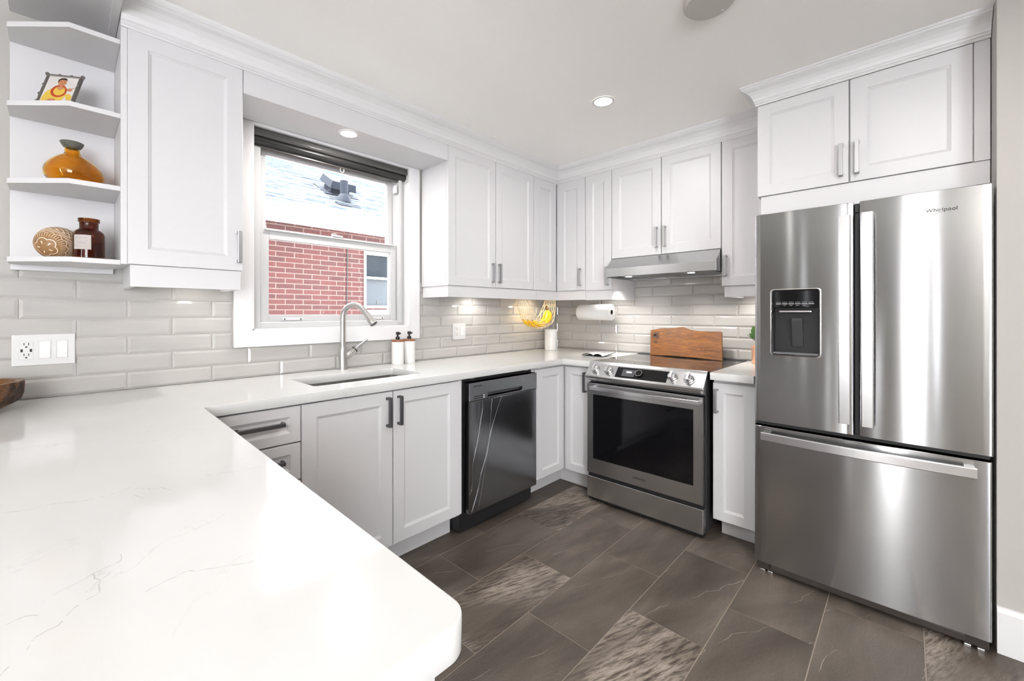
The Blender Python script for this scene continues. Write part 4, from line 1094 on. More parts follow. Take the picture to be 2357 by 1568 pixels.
# plant in a copper pot by the fridge
px, py = 0.150, 1.690
t = thing('potted_plant', (px, py, 0.914), 'green leafy plant in a tall pink copper pot beside the refrigerator', 'plant')
MB().lathe([(0.032, 0.0), (0.038, 0.001), (0.038, 0.020), (0.0365, 0.022), (0.038, 0.024), (0.040, 0.112), (0.038, 0.113), (0.036, 0.104), (0.0, 0.102)], (px, py, 0.9143), 32).build('pot', COPPER, t)
mb = MB(); mb.tube([(px, py, 1.012), (px - 0.006, py - 0.012, 1.06), (px - 0.002, py - 0.012, 1.09), (px + 0.002, py - 0.004, 1.14)], [0.005, 0.004, 0.0035, 0.002], 8)
mb.tube([(px, py - 0.012, 1.055), (px + 0.004, py - 0.040, 1.078), (px + 0.008, py - 0.062, 1.098)], [0.0025, 0.002, 0.0015], 6); mb.build('stem', STEM, t)
def leaf(base, d, up, L, w, parent):
    d = Vector(d).normalized(); up = Vector(up).normalized(); s = d.cross(up).normalized(); n2 = s.cross(d)
    rings = []
    for k in range(9):
        q = k / 8; ww = w * math.sin(PI * min(q * 0.92 + 0.06, 1)) ** 0.8; c = Vector(base) + d * (L * q) - n2 * (0.18 * L * q * q)
        rings.append([c - s * ww + n2 * ww * 0.25, c + n2 * 0.0, c + s * ww + n2 * ww * 0.25, c + s * ww + n2 * (ww * 0.25 + 0.0008), c + n2 * 0.0010, c - s * ww + n2 * (ww * 0.25 + 0.0008)])
    MB().loft(rings, smooth=True).build('leaf', LEAF, parent)
leaf((px, py - 0.010, 1.080), (0.05, -0.25, 0.9), (1, 0, 0.2), 0.075, 0.022, t)
leaf((px, py - 0.010, 1.070), (0.10, -0.75, 0.65), (1, 0.2, 0.3), 0.055, 0.012, t)
leaf((px, py, 1.095), (0.1, 0.5, 0.8), (1, 0, 0.2), 0.07, 0.02, t)
leaf((px, py, 1.09), (0.7, 0.3, 0.6), (0, 0, 1), 0.06, 0.018, t)
leaf((px, py, 1.10), (-0.4, -0.1, 0.9), (1, 0, 0), 0.07, 0.02, t)

# wooden bowl with bark edge
def make_bark():
    m, n, l, b = newmat('bark_burl')
    v = mapping(n, l, (1, 1, 1))
    c = ramp(n, l, noise(n, l, v, 38, 6, 0.65, 0.5), [(0.34, (0.010, 0.005, 0.003)), (0.48, (0.055, 0.022, 0.008)), (0.60, (0.20, 0.075, 0.016)), (0.70, (0.085, 0.055, 0.036))])
    l.new(c, b.inputs['Base Color']); b.inputs['Roughness'].default_value = 0.55
    bp = n.new('ShaderNodeBump'); bp.inputs['Strength'].default_value = 1.0; bp.inputs['Distance'].default_value = 0.02
    l.new(noise(n, l, v, 60, 5, 0.7), bp.inputs['Height']); l.new(bp.outputs[0], b.inputs['Normal']); return m
BARK = make_bark()
bxc, byc, br_ = 3.432, 0.205, 0.132
t = thing('wooden_bowl', (bxc, byc, 0.914), 'carved wooden bowl with rough bark sides at the end of the counter', 'bowl')
rr_ = random.Random(5)
wob = [1 + rr_.uniform(-0.025, 0.025) for _ in range(64)]
def wobble(p):
    a = int((math.atan2(p.y, p.x) / (2 * PI) % 1) * 64) % 64
    return Vector((p.x * wob[a], p.y * wob[a], p.z))
mb = MB(); mb.lathe([(br_ * 0.80, 0.022), (br_ * 0.93, 0.034), (br_ * 0.985, 0.055), (br_, 0.085), (br_ * 0.985, 0.095)], (bxc, byc, 0.9145), 64, squash=wobble, cap0=False, cap1=False); mb.build('bark_side', BARK, t)
mb = MB(); mb.lathe([(0.0, 0.0), (br_ * 0.42, 0.0), (br_ * 0.62, 0.008), (br_ * 0.802, 0.022)], (bxc, byc, 0.9145), 64, squash=wobble, cap0=False, cap1=False)
mb.lathe([(br_ * 0.984, 0.095), (br_ * 0.86, 0.094), (br_ * 0.74, 0.060), (br_ * 0.5, 0.032), (0.0, 0.026)], (bxc, byc, 0.9145), 64, squash=wobble, cap0=False, cap1=False)
mb.build('smooth_wood', make_wood('bowl_wood', (0.10, 0.040, 0.012), (0.165, 0.07, 0.022), (0.23, 0.11, 0.042), (6, 20, 6)), t)  # wood tone darkened to hold the shade inside the bowl

# ------------------------------------------------------------------ shelf ornaments
# picture frame on the second shelf
t = thing('picture_frame', (3.21, 0.16, 1.9715), 'small ornate pewter picture frame with a print of a person in a yellow sweater', 'picture frame')
FO = Vector((3.2345, 0.185, 1.9718)); fu = Vector((-0.84, 0.54, 0.0)).normalized(); fv0 = Vector((-0.54 * 0.42, -0.84 * 0.42, 1)).normalized()
fv = (fv0 - fu * fv0.dot(fu)).normalized(); fn = fu.cross(fv); fn = fn if fn.y > 0 else -fn
def fp(a, b, h=0.0): return FO + fu * a + fv * b + fn * h
FW, FH = 0.108, 0.152
mb = MB()
def fring(i, h): return [fp(-FW / 2 + i, i, h), fp(FW / 2 - i, i, h), fp(FW / 2 - i, FH - i, h), fp(-FW / 2 + i, FH - i, h)]
mb.loft([fring(0, -0.006), fring(0, 0.001), fring(0.003, 0.004), fring(0.007, 0.003), fring(0.010, 0.0)], cap0=True, cap1=False)
for a, b, s in [(-FW / 2, FH, 1.5), (FW / 2, FH, 1.5), (-0.016, FH, 1), (0.02, FH, 1), (-FW / 2, 0.055, 1), (-FW / 2, 0.02, 0.8), (FW / 2, 0.03, 1), (FW / 2, 0.09, 0.9), (-FW / 2, 0.10, 0.8), (FW / 2, 0.004, 1), (-FW / 2, 0.004, 1)]:
    mb.lathe([(0.0, -0.004 * s), (0.003 * s, -0.003 * s), (0.0045 * s, 0), (0.003 * s, 0.003 * s), (0.0, 0.004 * s)], fp(a, b, 0.0), 10, axis=fn)
for a, b in [(-FW / 2 + 0.004, 0.03), (FW / 2 - 0.004, 0.03), (-FW / 2 + 0.004, 0.09), (FW / 2 - 0.004, 0.105), (-FW / 2 + 0.005, FH - 0.006)]:
    mb.lathe([(0.0022, 0), (0.0018, 0.0014), (0, 0.002)], fp(a, b, 0.0035), 8, axis=fn, mi=1)
fro = mb.build('frame', [PEWTER, CHROME], t)
cols = [(0.60, 0.57, 0.55), (0.62, 0.42, 0.055), (0.42, 0.05, 0.012), (0.50, 0.22, 0.11), (0.035, 0.018, 0.01), (0.30, 0.12, 0.05), (0.72, 0.50, 0.10)]
PM = [mat('print_%s' % q, c_, 0.35) for q, c_ in zip(('paper', 'yellow', 'red', 'skin', 'hair', 'brown', 'gold'), cols)]
mb = MB()
def pp(poly, h, mi): 
    t_ = bmesh.new(); t_.faces.new([t_.verts.new(fp(a * FW, b * FH, h)) for a, b in poly]); mb._take(t_, mi)
def ell(ca, cb, ra, rb, h, mi, n=20): pp([(ca + ra * math.cos(2 * PI * k / n), cb + rb * math.sin(2 * PI * k / n)) for k in range(n)], h, mi)
mb.loft([[fp(-FW / 2 + 0.008, 0.008, h), fp(FW / 2 - 0.008, 0.008, h), fp(FW / 2 - 0.008, FH - 0.008, h), fp(-FW / 2 + 0.008, FH - 0.008, h)] for h in (-0.002, 0.0004)], mi=0)
pp([(-0.40, 0.08), (-0.39, 0.25), (-0.33, 0.44), (-0.20, 0.56), (-0.05, 0.62), (0.12, 0.62), (0.20, 0.52), (0.22, 0.35), (0.16, 0.20), (0.10, 0.08)], 0.0006, 1)     # sweater
pp([(0.19, 0.40), (0.30, 0.42), (0.40, 0.36), (0.39, 0.16), (0.33, 0.18), (0.25, 0.28)], 0.0006, 1)        # raised sleeve
pp([(-0.10, 0.66), (0.09, 0.68), (0.10, 0.56), (0.0, 0.50), (-0.07, 0.55)], 0.0007, 3)               # neck
n = 26                                                                      # red garland: ring
for k in range(n):
    a0, a1 = 2 * PI * k / n, 2 * PI * (k + 1) / n
    pp([(0.0 + 0.22 * math.cos(a0), 0.48 + 0.20 * math.sin(a0)), (0.0 + 0.22 * math.cos(a1), 0.48 + 0.20 * math.sin(a1)), (0.01 + 0.155 * math.cos(a1), 0.485 + 0.145 * math.sin(a1)), (0.01 + 0.155 * math.cos(a0), 0.485 + 0.145 * math.sin(a0))], 0.0009, 2)
ell(0.005, 0.755, 0.115, 0.115, 0.0010, 3)                              # face
pp([(-0.12, 0.74), (-0.125, 0.84), (-0.06, 0.90), (0.04, 0.91), (0.11, 0.88), (0.125, 0.78), (0.10, 0.84), (0.0, 0.85), (-0.07, 0.83), (-0.10, 0.76)], 0.0012, 4)   # hair
for a in (-0.035, 0.05): ell(a, 0.785, 0.018, 0.010, 0.0012, 4, 8)
pp([(0.0, 0.775), (0.016, 0.735), (-0.008, 0.735)], 0.0012, 5); pp([(-0.03, 0.705), (0.05, 0.710), (0.03, 0.690), (-0.02, 0.690)], 0.0012, 2)
ell(0.28, 0.55, 0.075, 0.06, 0.0010, 3); pp([(0.14, 0.605), (0.33, 0.60), (0.33, 0.588), (0.14, 0.590)], 0.0011, 0); pp([(0.33, 0.605), (0.42, 0.63), (0.42, 0.618), (0.33, 0.592)], 0.0011, 5)   # hand holding a pipe stem
ell(-0.13, 0.155, 0.12, 0.055, 0.0010, 3); ell(-0.10, 0.185, 0.10, 0.045, 0.0012, 5); ell(-0.10, 0.20, 0.075, 0.022, 0.0014, 3)   # hand with a bowl
mb.build('portrait_print', PM, t)
MB().tube([fp(0, 0.08, -0.006), Vector((fp(0, 0.08, -0.05).x, fp(0, 0.08, -0.05).y, 1.9738))], 0.002, 8).build('easel_leg', PEWTER, t)

# amber vase on the third shelf
vx, vy, vz = 3.186, 0.150, 1.7038
t = thing('amber_vase', (vx, vy, vz), 'squat amber glass vase with a wide belly and grey flared rim on the open shelf', 'vase')
def lop(p): return Vector((p.x - 0.010 * max(0.0, 1 - p.z / 0.14), p.y, p.z))
prof_o = [(0.050, 0.0), (0.064, 0.006), (0.078, 0.026), (0.0815, 0.046), (0.076, 0.066), (0.062, 0.086), (0.042, 0.104), (0.027, 0.114), (0.0215, 0.124), (0.0195, 0.142)]
prof_i = [(0.0165, 0.142), (0.0185, 0.124), (0.024, 0.1135), (0.039, 0.1015), (0.059, 0.083), (0.072, 0.064), (0.0775, 0.046), (0.074, 0.027), (0.060, 0.010), (0.0, 0.006)]
def smooth_prof(p, m=4):
    out = []
    for i in range(len(p) - 1):
        p0, p1, p2, p3 = p[max(i - 1, 0)], p[i], p[i + 1], p[min(i + 2, len(p) - 1)]
        for q in range(m):
            f = q / m
            out.append(tuple(0.5 * (2 * p1[c_] + (p2[c_] - p0[c_]) * f + (2 * p0[c_] - 5 * p1[c_] + 4 * p2[c_] - p3[c_]) * f * f + (3 * p1[c_] - p0[c_] - 3 * p2[c_] + p3[c_]) * f ** 3) for c_ in (0, 1)))
    return out + [p[-1]]
MB().lathe([(0.0, 0.0)] + smooth_prof(prof_o) + smooth_prof(prof_i), (vx, vy, vz), 96, cap0=False, cap1=False, squash=lop).build('glass_body', AMBER, t)
MB().lathe([(0.0200, 0.139), (0.024, 0.142), (0.030, 0.152), (0.033, 0.160), (0.031, 0.162), (0.026, 0.154), (0.019, 0.146), (0.0168, 0.139), (0.0200, 0.139)], (vx, vy, vz), 40, cap0=False, cap1=False, squash=lop).build('rim', GREYGL, t)

# carved gourd on the bottom shelf
def make_gourd():
    m, n, l, b = newmat('carved_gourd')
    co = n.new('ShaderNodeTexCoord')
    sp = n.new('ShaderNodeSeparateXYZ'); l.new(co.outputs['Object'], sp.inputs[0])
    # object axis is local z; azimuth, latitude
    az = n.new('ShaderNodeMath'); az.operation = 'ARCTAN2'; l.new(sp.outputs[1], az.inputs[0]); l.new(sp.outputs[0], az.inputs[1])
    ln = n.new('ShaderNodeVectorMath'); ln.operation = 'LENGTH'; l.new(co.outputs['Object'], ln.inputs[0])
    lat = math_(n, l, 'ARCCOSINE', math_(n, l, 'DIVIDE', sp.outputs[2], ln.outputs['Value']))      # 0 at the pole
    A = az.outputs[0]
    def line(val, w): return math_(n, l, 'LESS_THAN', math_(n, l, 'ABSOLUTE', val), w)
    # zone 1: petals near the pole
    pet = math_(n, l, 'ADD', 0.42, math_(n, l, 'MULTIPLY', 0.12, math_(n, l, 'ABSOLUTE', math_(n, l, 'SINE', math_(n, l, 'MULTIPLY', A, 2.5)))))
    l1 = line(math_(n, l, 'SUBTRACT', lat, pet), 0.022)
    pet2 = math_(n, l, 'ADD', 0.86, math_(n, l, 'MULTIPLY', 0.10, math_(n, l, 'ABSOLUTE', math_(n, l, 'SINE', math_(n, l, 'MULTIPLY', A, 6.0)))))
    l2 = line(math_(n, l, 'SUBTRACT', lat, pet2), 0.020)
    ray = math_(n, l, 'GREATER_THAN', math_(n, l, 'SINE', math_(n, l, 'MULTIPLY', A, 36.0)), 0.86)
    z1 = math_(n, l, 'MULTIPLY', ray, math_(n, l, 'MULTIPLY', math_(n, l, 'GREATER_THAN', lat, 0.62), math_(n, l, 'LESS_THAN', lat, 0.86)))
    # zone 2: dense hatching
    hat = math_(n, l, 'GREATER_THAN', math_(n, l, 'SINE', math_(n, l, 'MULTIPLY', A, 64.0)), 0.1)
    z2 = math_(n, l, 'MULTIPLY', hat, math_(n, l, 'MULTIPLY', math_(n, l, 'GREATER_THAN', lat, 1.0), math_(n, l, 'LESS_THAN', lat, 1.26)))
    # zone 3: diamond lattice
    s1 = math_(n, l, 'GREATER_THAN', math_(n, l, 'ABSOLUTE', math_(n, l, 'SINE', math_(n, l, 'ADD', math_(n, l, 'MULTIPLY', A, 9.0), math_(n, l, 'MULTIPLY', lat, 12.0)))), 0.93)
    s2 = math_(n, l, 'GREATER_THAN', math_(n, l, 'ABSOLUTE', math_(n, l, 'SINE', math_(n, l, 'SUBTRACT', math_(n, l, 'MULTIPLY', A, 9.0), math_(n, l, 'MULTIPLY', lat, 12.0)))), 0.93)
    z3 = math_(n, l, 'MULTIPLY', math_(n, l, 'MAXIMUM', s1, s2), math_(n, l, 'GREATER_THAN', lat, 1.26))
    pst = math_(n, l, 'MULTIPLY', line(math_(n, l, 'SUBTRACT', lat, 0.27), 0.075), math_(n, l, 'GREATER_THAN', math_(n, l, 'ABSOLUTE', math_(n, l, 'SINE', math_(n, l, 'MULTIPLY', A, 2.5))), 0.975))
    l1 = math_(n, l, 'MAXIMUM', l1, pst)
    tot = math_(n, l, 'MAXIMUM', math_(n, l, 'MAXIMUM', l1, l2), math_(n, l, 'MAXIMUM', z1, math_(n, l, 'MAXIMUM', z2, z3)))
    base = ramp(n, l, noise(n, l, co.outputs['Object'], 25, 3), [(0.3, (0.23, 0.115, 0.042)), (0.7, (0.33, 0.18, 0.07))])
    l.new(mixc(n, l, tot, base, (0.80, 0.66, 0.52)), b.inputs['Base Color']); b.inputs['Roughness'].default_value = 0.5
    return m
gx, gy, gz = 3.2225, 0.128, 1.4328
gc = Vector((gx, gy, gz + 0.0590))
mb = MB(); prof = []
for k in range(25):
    a = PI * k / 24; prof.append((0.060 * math.sin(a), -0.0665 * math.cos(a)))
mb.lathe(prof, (0, 0, 0), 48, cap0=False, cap1=False)
g = mb.build('carved_gourd', make_gourd()); g.location = gc
g.rotation_euler = Vector((0.48, 0.78, -0.34)).to_track_quat('Z', 'Y').to_euler()
tag(g, 'round brown gourd carved with pale petals and lattice on the lowest open shelf', 'ornament')

# apothecary candle jar
jx, jy, jz = 3.1425, 0.196, 1.4328
t = thing('candle_jar', (jx, jy, jz), 'dark amber apothecary candle jar with a paper label beside the carved gourd', 'jar')
MB().lathe([(0.0, 0.0), (0.040, 0.0), (0.0430, 0.003), (0.0435, 0.010), (0.0435, 0.088), (0.041, 0.099), (0.034, 0.107), (0.0275, 0.111), (0.0260, 0.116), (0.0265, 0.136),
            (0.0300, 0.139), (0.0305, 0.142), (0.0285, 0.144), (0.0305, 0.147), (0.030, 0.150), (0.024, 0.151), (0.0235, 0.116), (0.031, 0.105), (0.0395, 0.092), (0.0405, 0.010), (0.0, 0.006)],
           (jx, jy, jz), 44, cap0=False, cap1=False).build('glass_body', AMBERD, t)
MB().lathe([(0.0, 0.0065), (0.0395, 0.0065), (0.0395, 0.062), (0.0, 0.062)], (jx, jy, jz), 36, cap0=False, cap1=False).build('candle_wax', mat('wax', (0.42, 0.20, 0.09), 0.6), t)
def arc_patch(a0, a1, z0, z1, r_, n=14):
    rings = []
    for k in range(n + 1):
        a = a0 + (a1 - a0) * k / n
        rings.append([(jx + r_ * math.cos(a), jy + r_ * math.sin(a), z0), (jx + (r_ + 0.0004) * math.cos(a), jy + (r_ + 0.0004) * math.sin(a), z0),
                      (jx + (r_ + 0.0004) * math.cos(a), jy + (r_ + 0.0004) * math.sin(a), z1), (jx + r_ * math.cos(a), jy + r_ * math.sin(a), z1)])
    return rings
lb = MB().loft(arc_patch(math.radians(28), math.radians(96), 0.034 + jz, 0.086 + jz, 0.0437)).build('paper_label', LABELM, t)
mb = MB()
for a0, a1, z0, z1 in ((74, 138, 0.036, 0.0366), (74, 138, 0.0834, 0.084), (74, 74.8, 0.036, 0.084), (137.2, 138, 0.036, 0.084), (86, 134, 0.074, 0.0775), (86, 120, 0.0690, 0.0698), (82, 134, 0.0645, 0.0658), (88, 126, 0.0575, 0.0600), (88, 122, 0.0535, 0.0555),
                       (82, 134, 0.0480, 0.0488), (84, 130, 0.0440, 0.0448), (84, 126, 0.0402, 0.0410)):
    mb.loft(arc_patch(math.radians(168 - a1), math.radians(168 - a0), z0 + jz, z1 + jz, 0.0442, 8))
mb.build('label_print', PRINTG, lb)

# ------------------------------------------------------------------ hanging net and bananas
NY = 0.165
CL = [(0.690, 1.362), (0.655, 1.285), (0.610, 1.205), (0.575, 1.150), (0.535, 1.118), (0.480, 1.103), (0.425, 1.108), (0.375, 1.140), (0.345, 1.200), (0.322, 1.275), (0.300, 1.362)]
def cl(t):
    s = t * (len(CL) - 1); i = min(int(s), len(CL) - 2); f = s - i
    def cr(q):
        p0, p1, p2, p3 = (CL[max(i - 1, 0)][q], CL[i][q], CL[i + 1][q], CL[min(i + 2, len(CL) - 1)][q])
        return 0.5 * ((2 * p1) + (-p0 + p2) * f + (2 * p0 - 5 * p1 + 4 * p2 - p3) * f * f + (-p0 + 3 * p1 - 3 * p2 + p3) * f ** 3)
    return cr(0), cr(1)
net = thing('hanging_fruit_net', (0.49, NY, 1.36), 'cream knotted rope hammock hanging under the corner wall cabinet with bananas', 'fruit hammock')
mb = MB(); NS, NT = 7, 18
def net_pt(k, t):
    x, z = cl(t); w = 0.075 + 0.035 * math.sin(PI * t)
    # offset across: k in 0..NS, edges of the cradle curl upwards
    q = (k / NS - 0.5) * 2
    lift = 0.045 * q * q * math.sin(PI * t) ** 2
    dx, dz = cl(min(t + 0.01, 1)); ex_, ez_ = dx - x, dz - z; L_ = math.hypot(ex_, ez_) or 1
    nx, nz = (-ez_ / L_, ex_ / L_) 
    if nz < 0: nx, nz = -nx, -nz
    return (x + 0.030 * q * (1 - math.sin(PI * t)) * (1 if t < 0.5 else 1) + nx * lift, NY + q * w, z + abs(nz) * lift + 0.0)
for k in range(NS + 1):
    for ph in (0, 1):
        P = []
        for i in range(NT + 1):
            odd = i % 2
            kk = k + (0.5 if odd else 0.0) * (1 if k < NS else 0) if ph == 0 else k - (0.5 if odd else 0.0) * (1 if k > 0 else 0)
            P.append(net_pt(kk, i / NT))
        mb.tube(P, 0.0021, 6, smooth=True)
mb.build('netting', ROPE, net)
mb = MB()
for xx in (0.690, 0.300):
    mb.tube([(xx, NY - 0.085, 1.3645), (xx, NY + 0.085, 1.3645)], 0.004, 8)
    for yy in (-0.05, 0.05): mb.tube([(xx, NY + yy, 1.366), (xx, NY + yy, 1.4085)], 0.002, 8)
mb.build('hanging_bar', ROPE, net)
def make_banana():
    m, n, l, b = newmat('banana_skin')
    v = mapping(n, l, (1, 1, 1))
    c = ramp(n, l, noise(n, l, v, 14, 4), [(0.30, (0.70, 0.36, 0.012)), (0.55, (0.82, 0.50, 0.02)), (0.75, (0.86, 0.58, 0.05))])
    s = math_(n, l, 'GREATER_THAN', noise(n, l, v, 90, 2), 0.70)
    l.new(mixc(n, l, s, c, (0.14, 0.06, 0.01)), b.inputs['Base Color']); b.inputs['Roughness'].default_value = 0.45; return m
BAN = make_banana(); BTIP = mat('banana_tip', (0.10, 0.05, 0.015), 0.7)
bb = thing('banana_bunch', (0.42, NY, 1.12), 'bunch of ripe yellow bananas lying in the hanging rope net', 'bananas')
def banana(P0, P1, P2, r, parent):
    pts, rad = [], []
    for k in range(19):
        t = k / 18; a = Vector(P0) * (1 - t) ** 2 + Vector(P1) * 2 * t * (1 - t) + Vector(P2) * t * t
        pts.append(a); rad.append(r * (0.33 + 0.67 * min(1, max(0, (t - 0.10) / 0.18))) if t < 0.28 else r * (1.0 if t < 0.78 else max(0.22, 1 - ((t - 0.78) / 0.22) ** 2 * 0.85)))
    o = MB().tube(pts, rad, 12, sect=[(math.cos(a) * (1.0 + 0.05 * math.cos(5 * a)), math.sin(a) * (1.0 + 0.05 * math.cos(5 * a))) for a in [2 * PI * q / 15 for q in range(15)]]).build('banana', BAN, parent)
    MB().tube([pts[-1], pts[-1] + (pts[-1] - pts[-2]) * 0.7], [r * 0.23, r * 0.16], 8).build('blossom_tip', BTIP, o)
cr = Vector((0.366, NY + 0.01, 1.268))
for P1, P2, r in (((0.318, NY - 0.03, 1.20), (0.375, NY - 0.055, 1.145), 0.0155), ((0.312, NY + 0.012, 1.19), (0.400, NY - 0.020, 1.138), 0.0165), ((0.325, NY + 0.050, 1.185), (0.425, NY + 0.025, 1.140), 0.0165),
                  ((0.345, NY + 0.078, 1.190), (0.455, NY + 0.058, 1.150), 0.0155), ((0.385, NY + 0.06, 1.15), (0.500, NY + 0.030, 1.158), 0.0165)):
    banana(cr, P1, P2, r, bb)
MB().tube([cr + Vector((0, 0, -0.012)), cr, cr + Vector((0.004, 0, 0.018)), cr + Vector((0.006, 0, 0.026))], [0.012, 0.010, 0.008, 0.006], 10).build('crown', BTIP, bb)
bb2 = thing('banana_bunch', (0.55, NY, 1.12), 'bananas lying lengthwise in the bottom of the net under the other bunch', 'bananas')
for P0, P1, P2, r in (((0.415, NY - 0.035, 1.150), (0.53, NY - 0.035, 1.108), (0.622, NY - 0.03, 1.178), 0.0165), ((0.420, NY + 0.010, 1.142), (0.53, NY + 0.02, 1.104), (0.615, NY + 0.012, 1.176), 0.0170), ((0.425, NY + 0.045, 1.150), (0.52, NY + 0.060, 1.114), (0.605, NY + 0.052, 1.174), 0.0160)):
    banana(P0, P1, P2, r, bb2)

# ------------------------------------------------------------------ lamps and ceiling fittings
def downlight(x, y, z, r, power, label, group=None, spread=2.6):
    t = thing('recessed_downlight', (x, y, z), label, 'ceiling light', group)
    MB().lathe([(r * 1.28, -0.001), (r * 1.26, -0.004), (r * 1.02, -0.005), (r * 0.98, -0.0012)], (x, y, z), 40, cap0=False, cap1=False).build('trim_ring', TRIMW, t)
    MB().lathe([(r * 1.0, -0.0012), (r * 0.98, -0.0035), (0.0, -0.0035)], (x, y, z), 36, cap0=False, cap1=False).build('lens', LENS, t)
    lamp('downlight_lamp', 'AREA', (x, y, z - 0.012), power, (1.0, 0.97, 0.93), aim=(0, 0, -1), shape='DISK', size=r * 1.8)
    return t
downlight(1.145, 1.165, CEIL, 0.047, 2.3, 'round recessed ceiling light glowing above the kitchen floor near the corner')
downlight(2.150, 0.225, 2.194, 0.040, 3.0, 'round recessed light in the bulkhead over the sink window')
for k, (x, y) in enumerate(((1.95, 2.45), (1.35, 3.6), (2.75, 3.6), (4.4, 1.3), (4.4, 3.4))):  # added unseen lights that fill the room from behind the camera
    downlight(x, y, CEIL, 0.047, 0.5 if k else 4.2, 'unseen round ceiling light added behind the photographer to fill the room', 'added fill lights behind the photographer')
t = thing('ceiling_speaker', (1.548, 1.828, CEIL), 'round grey smoke alarm plate on the ceiling cut by the top edge of the photo', 'smoke alarm')
MB().lathe([(0.086, -0.0005), (0.086, -0.020), (0.081, -0.026), (0.0, -0.027)], (1.548, 1.838, CEIL), 48, cap0=False, cap1=False).build('cover', mat('alarm_grey', (0.50, 0.48, 0.45), 0.6), t)
MB().lathe([(0.004, 0), (0.003, -0.002), (0, -0.002)], (1.488, 1.868, CEIL - 0.0262), 10, cap0=False, cap1=False).build('indicator', PLATE, t)
t.name = 'smoke_alarm'
def puck(x, y, z, label, power=1.6, col=(1.0, 0.96, 0.90)):
    t = thing('under_cabinet_light', (x, y, z), label, 'under-cabinet light', None)
    MB().lathe([(0.034, 0.0), (0.034, -0.010), (0.029, -0.013)], (x, y, z), 28, cap1=False).build('housing', TRIMW, t)
    MB().lathe([(0.029, -0.0125), (0.0, -0.0125)], (x, y, z), 24, cap0=False, cap1=False).build('lens', LENSU, t)
    lamp('puck_lamp', 'SPOT', (x, y, z - 0.018), power, col, aim=(0, 0, -1), spot_size=2.7, spot_blend=0.7, shadow_soft_size=0.025)
puck(2.80, 0.14, 1.418, 'small round lamp under the single-door cabinet beside the open shelves', 0.3)
puck(1.10, 0.13, 1.410, 'small round lamp under the two-door wall cabinet beside the window')
puck(0.46, 0.13, 1.412, 'small round lamp under the corner cabinet above the bananas', 1.9, (1.0, 0.84, 0.58))
puck(0.15, 0.66, 1.406, 'small round lamp under the narrow cabinet above the paper towels', 1.0)
puck(0.15, 1.68, 1.400, 'small round lamp under the narrow cabinet next to the refrigerator')

# ================================================================== the neighbour's house outside
hs = thing('brick_house', (1.0, -3.3, -0.6), 'neighbouring red brick house with pale shingle roof seen through the window', 'house')
HYW = -3.10
mb = MB(); mb.box(-6, 0.262, HYW - 0.25, HYW, -0.6, 1.30); mb.box(0.285, 7, HYW - 0.25, HYW, -0.6, 2.40); mb.box(-6, 0.285, HYW - 0.25, HYW, 2.115, 2.40); mb.box(-6, -0.60, HYW - 0.25, HYW, 1.30, 2.115)
mb.box(0.262, 0.285, HYW - 0.25, HYW, -0.6, 1.30)
mb.build('brick_wall', BRICK, hs)
mb = MB(); frame_xz(mb, -0.60, 0.285, 1.245, 2.115, 0.028, HYW - 0.10, HYW + 0.02); mb.box(-0.62, 0.30, HYW - 0.05, HYW + 0.05, 1.19, 1.245, 0.004)
mb.box(-0.572, 0.257, HYW - 0.08, HYW + 0.005, 1.715, 1.745, 0.002); mb.box(-0.572, 0.257, HYW - 0.08, HYW - 0.01, 1.273, 1.335, 0.003); mb.box(-0.572, 0.257, HYW - 0.08, HYW - 0.01, 2.06, 2.087, 0.003)
fw = mb.build('house_window', VINYL, hs)
MB().box(-0.572, 0.257, HYW - 0.075, HYW - 0.065, 1.335, 2.06).build('pane', FARGLASS, fw)
MB().box(-0.572, 0.257, HYW - 0.060, HYW - 0.057, 1.335, 1.715).build('screen', SCREENM, fw)
mb = MB(); mb.box(0.02, 0.055, HYW - 0.056, HYW - 0.052, 1.36, 1.41); mb.build('screen_latch', BLACKP, fw)
mb = MB(); mb.box(-6, 7, HYW - 0.05, -2.80, 2.335, 2.352); mb.box(-6, 7, -2.80, -2.765, 2.335, 2.47); 
for k in range(44): mb.box(-4 + k * 0.2, -3.994 + k * 0.2, HYW, -2.80, 2.331, 2.336)
mb.build('soffit', TRIMW, hs)
mb = MB(); mb.prism([(-2.765, 2.385), (-2.665, 2.385), (-2.650, 2.47), (-2.640, 2.47), (-2.656, 2.375), (-2.765, 2.375)], 'x', -6, 7); mb.box(-6, 7, -2.765, -2.66, 2.465, 2.472)
mb.build('gutter', TRIMW, hs)
# stepped shingle courses
pitch = math.radians(29); ys0, zs0 = -2.68, 2.475
du = Vector((0, -math.cos(pitch), math.sin(pitch))); nu = Vector((0, math.sin(pitch), math.cos(pitch)))
mb = MB(); ex_ = 0.135
rs = random.Random(11)
for k in range(30):
    o0 = Vector((0, ys0, zs0)) + du * (k * ex_)
    x = -3.2 + rs.uniform(0, 0.3)
    while x < 5.2:
        w = rs.uniform(0.18, 0.42); th = rs.choice((0.012, 0.018, 0.026, 0.034))
        a = o0 + nu * 0.004; b_ = o0 + du * (ex_ * 1.35) + nu * 0.0; 
        q0, q1 = x + 0.0015, min(x + w, 5.25) - 0.0015
        mb.loft([[(xx, a.y, a.z), (xx, (a + nu * th).y, (a + nu * th).z), (xx, (b_ + nu * 0.004).y, (b_ + nu * 0.004).z), (xx, b_.y, b_.z)] for xx in (q0, q1)])
        x += w
a = Vector((0, ys0, zs0)); b_ = a + du * (31 * ex_)
mb.loft([[(xx, a.y, a.z - 0.004), (xx, b_.y, b_.z - 0.004), (xx, b_.y, b_.z - 0.05), (xx, a.y, a.z - 0.03)] for xx in (-6, 7)])
mb.build('shingle_roof', SHINGLE, hs)
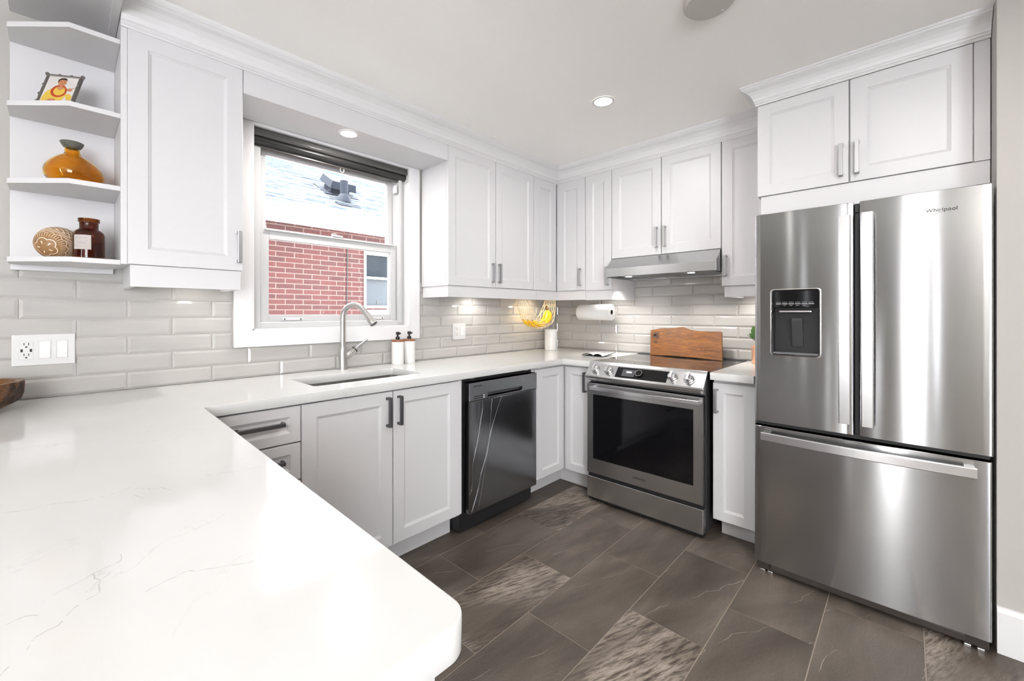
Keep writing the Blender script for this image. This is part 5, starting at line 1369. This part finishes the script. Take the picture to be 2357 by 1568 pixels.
def roof_pt(x, s, h=0.0): return Vector((x, ys0, zs0)) + du * s + nu * h + Vector((0, 0, 0))
# square roof vent and round pipe with flashing
c0 = roof_pt(0.47, 1.02)
mb = MB()
def hv_(dx, ds, dh): return c0 + Vector((dx, 0, 0)) + du * ds + nu * dh
mb.loft([[hv_(-0.13, -0.13, 0.02), hv_(0.13, -0.13, 0.02), hv_(0.13, 0.13, 0.02), hv_(-0.13, 0.13, 0.02)], [hv_(-0.13, -0.13, 0.10), hv_(0.13, -0.13, 0.10), hv_(0.13, 0.13, 0.10), hv_(-0.13, 0.13, 0.10)]])
mb.loft([[hv_(-0.19, -0.22, 0.10), hv_(0.19, -0.22, 0.10), hv_(0.19, 0.18, 0.10), hv_(-0.19, 0.18, 0.10)], [hv_(-0.17, -0.20, 0.20), hv_(0.17, -0.20, 0.20), hv_(0.17, 0.16, 0.20), hv_(-0.17, 0.16, 0.20)]])
mb.loft([[hv_(-0.25, -0.25, 0.022), hv_(0.25, -0.25, 0.022), hv_(0.25, 0.25, 0.022), hv_(-0.25, 0.25, 0.022)], [hv_(-0.25, -0.25, 0.027), hv_(0.25, -0.25, 0.027), hv_(0.25, 0.25, 0.027), hv_(-0.25, 0.25, 0.027)]])
mb.build('roof_vent', VENTM, hs)
c0 = roof_pt(0.565, 0.50)
mb = MB(); mb.lathe([(0.055, -0.03), (0.052, 0.30), (0.044, 0.30), (0.044, 0.25)], c0, 20); mb.lathe([(0.10, 0.0), (0.075, 0.10), (0.056, 0.12)], c0, 20)
mb.loft([[hv_(-0.16, -0.20, 0.022), hv_(0.16, -0.20, 0.022), hv_(0.16, 0.16, 0.022), hv_(-0.16, 0.16, 0.022)], [hv_(-0.16, -0.20, 0.027), hv_(0.16, -0.20, 0.027), hv_(0.16, 0.16, 0.027), hv_(-0.16, 0.16, 0.027)]])
mb.build('vent_pipe', VENTM, hs)
MB().tube([(0.535, HYW + 0.012, -0.6), (0.538, HYW + 0.012, 1.4), (0.528, HYW + 0.012, 2.2), (0.53, HYW + 0.05, 2.33)], 0.006, 8).build('wall_cable', BLACKP, hs)
mb = MB(); mb.box(-12, 14, -12, -0.2, -0.7, -0.6); structure(mb.build('ground', mat('pale_concrete', (0.62, 0.61, 0.59), 0.95)))
